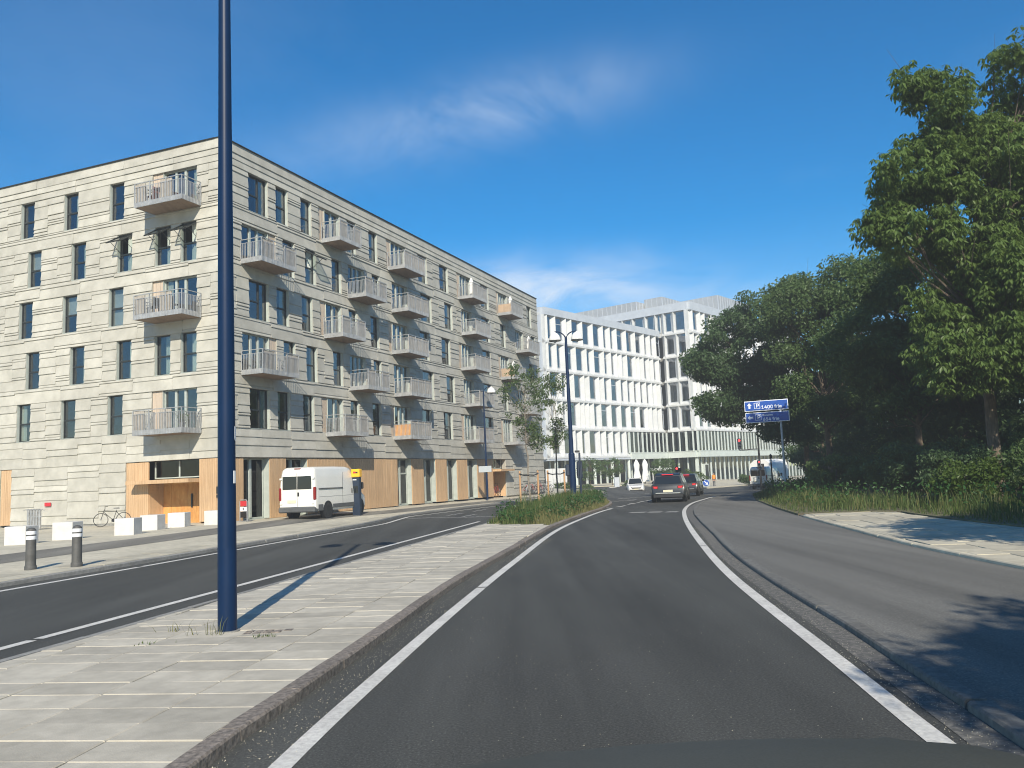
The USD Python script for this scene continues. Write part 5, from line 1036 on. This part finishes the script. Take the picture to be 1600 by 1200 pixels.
# forecourt things
hd = thing('hoarding', 'plain white hoarding panel standing before the white building', 'hoarding', (3.5, 98.0, -.42), .05)
for i in range(3): m = MB(); m.rbox(i * .82, i * .82 + .80, 0, .08, .15, 2.75, .01); m.build('panel', K['white_panel'], hd)
for i in range(4): MB().box(i * .82 - .03, i * .82 + .03, .085, .15, 0, 2.7).build('post', K['galv'], hd)
closed_parasol('tall folded white parasol on the forecourt, left of two', (14.3, 99.5, -.42), 3.1, .42, 'garden_parasol'); closed_parasol('tall folded white parasol on the forecourt, right of two', (15.3, 99.5, -.42), 3.1, .42, 'garden_parasol')
gb = thing('utility_cabinet', 'grey utility cabinet on the forecourt left of the white car', 'cabinet', (10.85, 93, -.42)); m = MB(); m.rbox(0, .55, 0, .4, 0, 1.45, .02); m.build('body', K['grey_facade'], gb); m = MB(); m.rbox(-.03, .58, -.03, .43, 1.451, 1.5, .01); m.build('lid', K['sign_back'], gb)
wc = thing('concrete_block', 'small white concrete block at the forecourt kerb beside the grey cabinet', 'concrete block', (10.0, 90.5, -.5)); m = MB(); m.rbox(0, .75, 0, .6, 0, .55, .015); m.build('block', K['white_concrete'], wc)
pl = thing('planter', 'long low white planter edge in front of the white building', 'planter', (6.0, 96.5, -.45), -.08)
for i in range(4): m = MB(); m.rbox(i * 1.0, i * 1.0 + .985, 0, .5, 0, .45, .02); m.build('edge_block', K['white_concrete'], pl)
sh = thing('bus_shelter', 'small white flat-roofed kiosk on the forecourt behind the white car', 'kiosk', (16.4, 101.0, -.42)); m = MB(); m.rbox(-.2, 2.2, -.3, 1.5, 2.0, 2.3, .03); m.build('roof', K['white_panel'], sh)
for x in (0, 1.9): MB().box(x, x + .1, 0, .1, 0, 2.0).build('post', K['white_panel'], sh)
MB().box(.2, 1.8, 1.0, 1.1, 0.1, 1.95).build('back_panel', K['car_glass'], sh)
# pedestrian
def person(loc, rotz):
    import manifold3d as mf
    t = thing('person', 'person in dark trousers and orange vest standing by the glass entrance', 'person', loc, rotz, scale=.86)
    def sph(p, r): return mf.Manifold.sphere(r, 16).translate([float(x) for x in p])
    def bone(a, ra, b, rb_): return mf.Manifold.batch_hull([sph(a, ra), sph(b, rb_)])
    J = dict(hip=(0, 0, .92), chest=(0, .02, 1.30), neck=(0, .0, 1.48), head=(0, -.02, 1.62))
    parts = [mf.Manifold.batch_hull([sph((-.09, 0, .93), .12), sph((.09, 0, .93), .12), sph((-.1, .01, 1.15), .11), sph((.1, .01, 1.15), .11)]), mf.Manifold.batch_hull([sph((-.1, .01, 1.15), .11), sph((.1, .01, 1.15), .11), sph((-.15, 0, 1.38), .085), sph((.15, 0, 1.38), .085)]), bone((0, 0, 1.4), .07, (0, -.01, 1.54), .055), mf.Manifold.batch_hull([sph((0, 0, 1.64), .095), sph((0, -.03, 1.56), .06), sph((0, .02, 1.66), .095)])]
    for s in (1, -1):
        parts += [bone((s * .1, 0, .9), .095, (s * .11, -.02, .5), .062), bone((s * .11, -.02, .5), .06, (s * .11, .02, .09), .042), bone((s * .11, .03, .05), .045, (s * .12, -.14, .035), .035), bone((s * .19, 0, 1.38), .06, (s * .25, .02, 1.1), .045), bone((s * .25, .02, 1.1), .043, (s * .25, -.08, .86), .032), bone((s * .25, -.09, .84), .035, (s * .245, -.12, .74), .022)]
    b = mf.Manifold(); 
    for p in parts: b = b + p
    b = b.refine_to_length(.035); mm = b.to_mesh(); tm = trimesh.Trimesh(mm.vert_properties[:, :3], mm.tri_verts, process=True); trimesh.smoothing.filter_taubin(tm, iterations=6)
    MB().mesh(tm).build('body', K['cloth_dark'], t, smooth=True)
    def shell(lo, hi, g, name, mt):
        c = tm.triangles_center; sel = (c[:, 2] > lo) & (c[:, 2] < hi) & (np.abs(c[:, 0]) < (.215 if name == 'vest' else 9)); v = tm.vertices + tm.vertex_normals * g; q_ = trimesh.Trimesh(v, tm.faces[sel], process=False); q_.remove_unreferenced_vertices(); MB().mesh(q_).build(name, mt, t, smooth=True)
    shell(.95, 1.46, .015, 'vest', K['orange_vest']); shell(1.50, 1.66, .006, 'face', K['skin']); shell(1.655, 1.9, .012, 'hair', K['black']); shell(.70, .86, .004, 'hands', K['skin'])
person((22.6, 96.3, -.43), .3)

# ---------------------------------------------------------------- trees, shrubs, grass
def clump_tree(name, label, loc, lobes, leafk, seed, trunk=(.18, 3.0), leaf=.16, per=150, rc=(.6, 1.0), cat='tree', group=None, rosette=False, bark='bark', limb_every=4, flat=.6, density=1.0, bare=0, width=.5):
    r = np.random.default_rng(seed); t = thing(name, label, cat, loc, 0, group); tr, th = trunk
    C = []
    for (cx, cy, cz, rx, ry, rz, n) in lobes:
        d = r.normal(0, 1, (n, 3)); d /= np.linalg.norm(d, axis=1, keepdims=True); k = r.uniform(.45, 1.0, (n, 1)) ** .6
        C.append(np.array([cx, cy, cz]) + d * k * [rx, ry, rz])
    C = np.vstack(C); C = C[C[:, 2] > .3]
    R = r.uniform(*rc, len(C))
    P, O = [], []
    for c, q in zip(C, R):
        n = int(per * density * (q / np.mean(rc)) ** 2); d = r.normal(0, 1, (n, 3)); d /= np.linalg.norm(d, axis=1, keepdims=True); k = r.uniform(0, 1, (n, 1)) ** .45
        P.append(c + d * k * q * [1, 1, flat]); O.append(d)
    P, O = np.vstack(P), np.vstack(O); ok = P[:, 2] > .05; P, O = P[ok], O[ok]
    if rosette:
        # hand-shaped leaves: blades hang outward from one point
        n = len(P); m = MB(); out = []; ctr = []
        a0 = r.uniform(0, 2 * PI, n)
        for i in range(6):
            a = a0 + i * 2 * PI / 6 + r.normal(0, .25, n); dr = r.uniform(.25, 1.7, n); d = np.stack([np.cos(a), np.sin(a), -dr], 1); d /= np.linalg.norm(d, axis=1, keepdims=True)
            L = leaf * r.uniform(.75, 1.2, (n, 1)); s = np.cross(d, [0, 0, 1.0]) + r.normal(0, .35, (n, 3)); s -= d * np.sum(s * d, 1, keepdims=True); s /= np.linalg.norm(s, axis=1, keepdims=True)
            A = P + d * .02; m1 = P + d * L * .62 + s * L * .17; B = P + d * L - [0, 0, .03]; m2 = P + d * L * .62 - s * L * .17
            v = np.stack([A, m1, B, m2], 1).reshape(-1, 3); ii = np.arange(n)[:, None] * 4; m.add(v, np.concatenate([ii + [0, 2, 1], ii + [0, 3, 2]]))
        crown = m.build('crown', K[leafk], t)
    else:
        crown = leaves(P, leaf, r, .12, width, .45, O * .45).build('crown', K[leafk], t)
    b = MB(); top = np.array([r.normal(0, .08), r.normal(0, .08), th]); k = 8
    pts = np.array([[0, 0, -.1], [0, 0, .1], *[top * f + [r.normal(0, .03), r.normal(0, .03), 0] for f in (.3, .55, .8, 1.0)]]); b.tube(pts, [tr * 1.5, tr * 1.15, tr, tr * .92, tr * .85, tr * .75], 10); trunk_p = b.build('trunk', K[bark], t, smooth=60)
    l = MB(); zmax = C[:, 2].max()
    lead = top + np.array([(C[:, 0].mean() - top[0]) * .6, (C[:, 1].mean() - top[1]) * .6, (zmax - th) * .8])
    l.tube([top, top * .5 + lead * .5 + r.normal(0, .15, 3), lead], [tr * .75, tr * .45, tr * .12], 8)
    for i, c in enumerate(C):
        if i % limb_every: continue
        f = np.clip((c[2] - th) / max(zmax - th, .1) - .25, 0, .9); s0 = top + (lead - top) * f; mid = s0 * .45 + c * .55 + [0, 0, -.15 * np.linalg.norm(c - s0) * .3] + r.normal(0, .15, 3); w = tr * .32 * (1 - .6 * f)
        l.tube([s0, s0 * .7 + mid * .3 + [0, 0, .05], mid, c + [0, 0, .1]], [w, w * .8, w * .5, w * .15], 6)
        for j in range(bare): e = c + r.normal(0, 1, 3) * .55; l.tube([mid, (mid + e) / 2 + r.normal(0, .1, 3), e], [w * .4, w * .25, w * .08], 4, False)
    l.build('limbs', K[bark], t); return t
def rel(o, lobes): return [(x - o[0], y - o[1], z - o[2], *q) for (x, y, z, *q) in lobes]
o1 = (16.0, 28.0, .1)
clump_tree('chestnut_tree', 'tall bright green tree with hand-shaped leaves at the right edge of the picture', o1, rel(o1, [(16.9, 27.5, 10.2, 2.7, 2.8, 3.3, 120), (14.5, 26.6, 13.3, 1.1, 1.4, .9, 18), (13.7, 26.5, 13.9, .5, .6, .3, 4), (13.0, 26.4, 10.7, 1.2, 1.4, .7, 16), (14.2, 26.6, 11.9, .9, 1.0, .5, 8), (13.3, 26.6, 9.0, 1.5, 1.6, .8, 22), (12.3, 26.4, 9.6, .5, .6, .4, 5), (17.9, 26.5, 14.1, 1.6, 1.7, 1.3, 30), (18.9, 25.8, 15.0, 1.3, 1.4, .9, 16), (14.9, 27, 6.6, 1.9, 1.6, 1.0, 26), (18.6, 27, 7.6, 2.6, 2.2, 1.7, 46), (20.5, 28, 11, 3, 3, 3.5, 56), (15.2, 26.8, 11.6, 1.3, 1.2, 1.0, 18), (14.2, 26.6, 4.9, 1.5, 1.4, .9, 20), (16.6, 26.0, 5.0, 2.2, 1.6, 1.3, 34), (19.2, 26, 4.8, 2.0, 1.6, 1.4, 28), (16.3, 25.8, 7.6, 2.0, 1.4, 1.2, 28)]), 'leaf_bright', 101, (.21, 4.2), .23, 42, (.36, .72), rosette=True, limb_every=4, flat=1.0, bare=1)
o = (17.9, 47.5, .1); clump_tree('ash_tree', 'broad mid-green tree with pale twigs in the middle of the tree group', o, rel(o, [(18.1, 47, 9.6, 3.3, 3.0, 2.9, 75), (19.3, 45.5, 11.3, 2.2, 2.2, 1.7, 28), (17.0, 48, 10.8, 2.2, 2.2, 1.7, 24), (18.0, 46.5, 6.0, 3.4, 2.8, 1.8, 42)]), 'leaf_mid', 102, (.2, 3.4), .21, 260, (.7, 1.15), limb_every=3, bare=2)
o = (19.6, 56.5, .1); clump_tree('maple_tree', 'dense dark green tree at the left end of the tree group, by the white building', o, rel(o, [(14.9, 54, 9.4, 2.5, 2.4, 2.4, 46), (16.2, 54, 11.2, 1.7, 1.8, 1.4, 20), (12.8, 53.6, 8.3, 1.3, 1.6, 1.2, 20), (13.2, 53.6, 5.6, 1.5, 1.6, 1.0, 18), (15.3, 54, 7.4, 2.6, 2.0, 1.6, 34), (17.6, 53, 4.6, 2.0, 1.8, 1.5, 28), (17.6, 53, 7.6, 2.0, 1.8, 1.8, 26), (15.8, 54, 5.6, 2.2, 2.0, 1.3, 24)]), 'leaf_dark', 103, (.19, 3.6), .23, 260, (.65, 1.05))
o = (18.6, 38.5, .1); clump_tree('elm_tree', 'mid-sized tree between the bright tall tree and the broad twiggy tree', o, rel(o, [(18.4, 38, 8.6, 2.2, 2.0, 2.0, 42), (17.6, 38, 5.3, 2.4, 2.0, 1.7, 34), (20.5, 38, 6.8, 2.6, 2.2, 2.4, 40), (17.0, 36.3, 9.3, 1.8, 1.8, 1.4, 24), (15.7, 37, 7.0, 1.8, 1.8, 1.6, 22)]), 'leaf_mid', 104, (.17, 3.0), .20, 240, (.6, 1.0), bare=2)
# woodland behind: alike trees set out individually
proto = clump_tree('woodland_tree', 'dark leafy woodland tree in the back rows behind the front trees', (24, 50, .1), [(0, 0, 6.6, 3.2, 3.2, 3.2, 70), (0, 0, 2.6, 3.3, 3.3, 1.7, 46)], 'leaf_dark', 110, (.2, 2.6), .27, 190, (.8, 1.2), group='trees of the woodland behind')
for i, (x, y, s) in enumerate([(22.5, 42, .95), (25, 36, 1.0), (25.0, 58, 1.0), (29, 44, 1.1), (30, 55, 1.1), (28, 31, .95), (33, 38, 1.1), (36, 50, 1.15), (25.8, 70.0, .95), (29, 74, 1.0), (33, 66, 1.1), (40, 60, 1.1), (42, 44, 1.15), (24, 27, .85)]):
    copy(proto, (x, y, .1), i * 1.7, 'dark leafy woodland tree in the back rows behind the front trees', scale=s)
# shadow-throwing trees beside and behind the camera
p2 = clump_tree('roadside_tree', 'roadside tree beside the road behind the viewpoint', (8.1, -6.4, .1), [(-.6, 0, 6.8, 3.2, 3.2, 2.4, 84), (-2.9, .6, 6.3, 1.8, 2.4, 1.4, 38), (-1.9, 4.0, 6.0, 1.8, 1.7, .6, 13), (.8, 4.4, 5.8, 2.0, 1.8, .8, 18), (-3.3, 3.0, 5.8, 1.1, 1.4, .5, 7), (2.6, 3.4, 6, 2, 2, 1.4, 22)], 'leaf_mid', 120, (.2, 3.4), .24, 150, (.6, 1.0), group='roadside trees behind the viewpoint')
copy(p2, (14.0, 7.9, .1), .6, 'roadside tree beside the road behind the viewpoint', scale=.95); copy(p2, (15.6, -4.5, .1), 2.2, 'roadside tree beside the road behind the viewpoint'); copy(p2, (12.8, 2.6, .1), 4.2, 'roadside tree beside the road behind the viewpoint', scale=.62)
# shrubs along the verge
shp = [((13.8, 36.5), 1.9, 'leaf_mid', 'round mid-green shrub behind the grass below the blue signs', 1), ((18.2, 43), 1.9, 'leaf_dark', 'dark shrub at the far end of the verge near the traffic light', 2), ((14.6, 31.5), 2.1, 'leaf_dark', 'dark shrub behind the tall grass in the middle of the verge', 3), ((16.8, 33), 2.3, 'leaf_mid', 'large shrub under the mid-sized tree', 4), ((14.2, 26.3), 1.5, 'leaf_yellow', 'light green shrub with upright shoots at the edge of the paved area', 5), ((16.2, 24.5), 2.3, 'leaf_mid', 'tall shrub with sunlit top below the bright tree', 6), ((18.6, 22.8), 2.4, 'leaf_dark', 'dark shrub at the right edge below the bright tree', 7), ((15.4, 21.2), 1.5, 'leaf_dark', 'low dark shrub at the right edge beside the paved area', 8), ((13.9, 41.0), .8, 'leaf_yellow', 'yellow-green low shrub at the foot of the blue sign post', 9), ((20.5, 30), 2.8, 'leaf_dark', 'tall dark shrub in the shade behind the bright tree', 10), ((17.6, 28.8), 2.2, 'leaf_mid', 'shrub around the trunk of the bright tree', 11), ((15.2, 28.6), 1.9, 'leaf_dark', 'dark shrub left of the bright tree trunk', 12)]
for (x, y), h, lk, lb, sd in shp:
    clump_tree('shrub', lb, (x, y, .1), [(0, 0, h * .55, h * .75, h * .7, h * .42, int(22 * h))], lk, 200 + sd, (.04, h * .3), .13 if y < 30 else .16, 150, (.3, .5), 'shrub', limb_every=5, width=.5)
# young staked trees on the island
def staked(label, loc, h, lobes, seed, slabel):
    clump_tree('young_tree', label, loc, lobes, 'leaf_pale', seed, (.05, h * .42), .135, 70, (.25, .5), limb_every=1, bark='bark_light', bare=1)
    for i, (dx, dy) in enumerate(((-.52, -.1), (.42, .15))):
        st = thing('tree_stake', slabel[i], 'stake', (loc[0] + dx, loc[1] + dy, loc[2])); MB().lathe([(.05, -.1), (.05, 1.78), (.035, 1.82), (0, 1.82)], 8).build('post', K['stake'], st)
        m = MB(); s = np.array([0, 0, 1.66]); e = np.array([-dx, -dy, 1.60]); m.tube([s, (s + e) / 2 - [0, 0, .05], e], .035, 6); m.tube([s + [0, 0, -.03], s + [.05 if dx < 0 else -.05, 0, .03]], .07, 8); m.build('rubber_tie', K['black'], st)
staked('young thin tree tied between two stakes, the left one on the planted island', (.72, 43.6, .08), 7.6, [(-.2, 0, 5.6, 1.1, 1.0, 1.9, 34), (.3, 0, 3.6, .9, .8, .7, 12)], 131, ('wooden stake left of the first young tree', 'wooden stake right of the first young tree'))
staked('young thin tree tied between two stakes, the one nearer the double lamp post', (2.3, 47.2, .08), 7.2, [(0, 0, 5.6, .8, .8, 2.0, 26), (.2, 0, 3.4, .6, .6, .6, 8)], 132, ('wooden stake left of the second young tree', 'wooden stake right of the second young tree'))
# small trees and bushes before the white building
for i, ((x, y), h, lk, lb) in enumerate([((8.6, 97.6), 4.2, 'leaf_mid', 'small street tree left of the pair on the forecourt'), ((11.2, 98.2), 4.0, 'leaf_mid', 'small street tree right of the pair on the forecourt'), ((16.9, 96.6), 3.6, 'leaf_mid', 'dark bushy tree behind the grey estate car')]):
    clump_tree('street_tree', lb, (x, y, -.42), [(0, 0, h * .62, 1.6, 1.4, h * .3, 30)], lk, 140 + i, (.06, h * .4), .2, 60, (.4, .7))
for i, ((x, y), h, lk, lb) in enumerate([((19.6, 94.4), 2.3, 'leaf_yellow', 'yellow-green bush at the forecourt, above the black saloon'), ((18.0, 95.2), 2.0, 'leaf_yellow', 'bush between the dark tree and the yellow-green bush'), ((13.2, 97.0), 1.3, 'leaf_mid', 'low bush behind the white oncoming car'), ((5.2, 95.8), 1.2, 'leaf_yellow', 'low yellow-green bush before the white hoarding'), ((8.0, 96.0), .8, 'leaf_mid', 'low plants inside the white planter edge'), ((27, 97.5), 1.5, 'leaf_mid', 'low hedge bush right of the keep-right sign')]):
    clump_tree('bush', lb, (x, y, -.45), [(0, 0, h * .5, h * .8, h * .6, h * .4, 26)], lk, 150 + i, (.04, h * .3), .17, 80, (.3, .5), 'bush', limb_every=6)
# grass and weeds
def blades(pts, zf, h, r, w=.012, lean=.35):
    n = len(pts); H = h * r.uniform(.5, 1.25, n); a = r.uniform(0, 2 * PI, n); b = a + PI / 2 + r.normal(0, .5, n); z = zf(pts); base = np.c_[pts, z - .02]
    L = r.uniform(.1, 1, n) * lean * H; d = np.stack([np.cos(a), np.sin(a), 0 * a], 1); s = np.stack([np.cos(b), np.sin(b), 0 * b], 1); W = (w * r.uniform(.7, 1.6, n))[:, None]
    mid = base + d * (L * .3)[:, None] + np.c_[0 * a, 0 * a, H * .6]; tip = base + d * L[:, None] + np.c_[0 * a, 0 * a, H]
    v = np.stack([base - s * W, base + s * W, mid - s * W * .7, mid + s * W * .7, tip], 1).reshape(-1, 3); i = np.arange(n)[:, None] * 5
    return MB().add(v, np.concatenate([i + [0, 1, 3], i + [0, 3, 2], i + [2, 3, 4]]))
def scatter(poly, n, r):
    x0, y0, x1, y1 = poly.bounds; from shapely import contains_xy
    p = np.c_[r.uniform(x0, x1, n * 3), r.uniform(y0, y1, n * 3)]; return p[contains_xy(poly, p[:, 0], p[:, 1])][:n]
rg_ = np.random.default_rng(55)
edge = Polygon([(8.85, 26.7), (9.5, 30.92), (11.1, 39.23), (13.08, 46.85), (15.6, 53), (18.6, 58.6), (22, 61), (21, 52), (16.5, 44), (15.0, 38), (14.0, 31), (14.0, 27.2), (18, 24), (22, 20), (22, 12), (11.05, 12), (11.02, 18.4), (11.0, 19.55), (11.25, 22.1), (11.4, 24.0), (11.6, 25.5), (10.97, 26.4)])
vz_ = lambda p: zg(p) + .11
pts = scatter(edge, 22000, rg_); dist = np.array([1.0] * len(pts)); 
from shapely import points as _pts, distance as _dist
dd = _dist(_pts(pts), edge.exterior); hh = .08 + .40 * np.clip(dd / 1.1, 0, 1) * (.25 + 1.3 * meshkit.noise(np.c_[pts * .9, np.zeros(len(pts))]))
dsel = rg_.random(len(pts)) < .22
blades(pts[dsel], vz_, hh[dsel] * 1.1, rg_, .008, .6).build('grass', K['grass_dry'], kind='stuff', label='pale dry stalks mixed in the grass along the cycle track', cat='grass')
blades(pts[~dsel], vz_, hh[~dsel], rg_, .011, .7).build('grass', K['grass'], kind='stuff', label='tall green grass along the verge of the cycle track', cat='grass')
p3 = scatter(edge, 5200, rg_); d3 = _dist(_pts(p3), edge.exterior); p3 = p3[d3 > .5]
leaves(np.c_[p3, zg(p3) + .2 + rg_.uniform(.1, .75, len(p3))], .13, rg_, .6, .5).build('weeds', K['weed'], kind='stuff', label='leafy weeds mixed in the grass of the verge', cat='weeds')
veg = Polygon([(-1.1, 28.6), (1.05, 26.9), (2.5, 33.0), (3.9, 38.7), (4.9, 44.5), (5.1, 49.5), (4.4, 51), (3.2, 50.2), (2.3, 47), (.95, 40), (-.9, 30)])
p = scatter(veg, 11000, rg_); dv = _dist(_pts(p), veg.exterior); nz_ = meshkit.noise(np.c_[p * .8, np.zeros(len(p))]); hv = .10 + .70 * np.clip(dv / .8, 0, 1) * (.45 + .9 * nz_)
dry = (p[:, 0] > .25 * (p[:, 1] - 27) + .25) | (rg_.random(len(p)) < .18)
blades(p[~dry], isl_z, hv[~dry], rg_, .012).build('grass', K['grass'], kind='stuff', label='tall green grass on the planted end of the island', cat='grass')
blades(p[dry], isl_z, hv[dry], rg_, .012).build('grass', K['grass_dry'], kind='stuff', label='yellow dry grass along the right edge of the planted island', cat='grass') if dry.any() else None
pw = scatter(veg.buffer(-.3), 520, rg_); P, O = [], []
for c in pw:
    h = .2 + .6 * float(meshkit.noise(np.array([[c[0] * .8, c[1] * .8, 0]]))[0]); n = 26; q = rg_.normal(0, 1, (n, 3)) * [.13, .13, 1] ; P.append(np.c_[c[0] + q[:, 0], c[1] + q[:, 1], zg(c) + .1 + h * rg_.uniform(.1, 1.0, n)])
P = np.vstack(P); leaves(P, .12, rg_, .7, .5).build('weeds', K['weed'], kind='stuff', label='broad-leaved green weeds crowding the planted island', cat='weeds')
fl = scatter(veg.buffer(-.1), 70, rg_); leaves(np.c_[fl, zg(fl) + rg_.uniform(.15, .5, len(fl))], .06, rg_, .9, .8).build('wild_flowers', K['canvas'], kind='stuff', label='small white wild flowers dotted in the island grass', cat='flowers')
for (x, y, n, h, lb) in ((-3.45, 9.3, 14, .22, 'dry grass tuft at the left foot of the tall lamp post'), (-3.9, 9.6, 10, .12, 'small weed tuft in the paving left of the tall lamp post'), (-2.72, 9.0, 40, .05, 'flat green moss tuft in a joint right of the tall lamp post'), (-3.85, 8.9, 14, .05, 'flat weed patch in a joint below the tall lamp post')):
    q = np.array([x, y]) + rg_.normal(0, .06, (n, 2)) * [1.6, .6]; t = blades(q, lambda v: zg(v) + .085, np.full(n, h), rg_, .004, 1.2).build('weed_tuft', K['grass_dry' if h > .1 else 'grass'], kind='stuff', label=lb, cat='weeds')

for i in range(9):
    x, y = -3.02 + (i % 5) * .105, 9.40 - (i // 5) * .105; b = MB(); z = .088 + rnd.uniform(0, .012); b.rbox(x, x + .098, y - .098, y, .05, z, .008); b.build('sett', K['granite'], isl)
def grit(path, lo, hi, n, name, lb, ymax):
    p = resample(path, .05); p = p[(p[:, 1] > 3) & (p[:, 1] < ymax)]; c = p[rg_.integers(0, len(p), n)] + np.c_[rg_.uniform(lo, hi, n), rg_.normal(0, .05, n)]
    r = rg_.uniform(.0022, .0055, n); d = np.array([[1, 0, 0], [-.5, .87, 0], [-.5, -.87, 0], [0, 0, 1.0]]); v = np.c_[c, np.full(n, .003)][:, None] + d[None] * r[:, None, None] * rg_.uniform(.6, 1.3, (n, 4, 1)); k = np.arange(n)[:, None] * 4
    MB().add(v.reshape(-1, 3), np.concatenate([k + [0, 1, 3], k + [1, 2, 3], k + [2, 0, 3]])).build(name, K['slab_light'], kind='stuff', label=lb, cat='grit')
grit(isl_right, .02, .50, 2600, 'grit', 'loose pale grit on the asphalt along the island kerb', 22)
grit(kerbR, -.45, -.01, 3200, 'grit', 'loose pale grit in the gutter along the right kerb', 24)
grit([(0.6, 2), (0.8, 9), (1.4, 18), (2.6, 26)], -1.6, 1.6, 700, 'grit', 'scattered bright stone chips on the driving lane', 24)
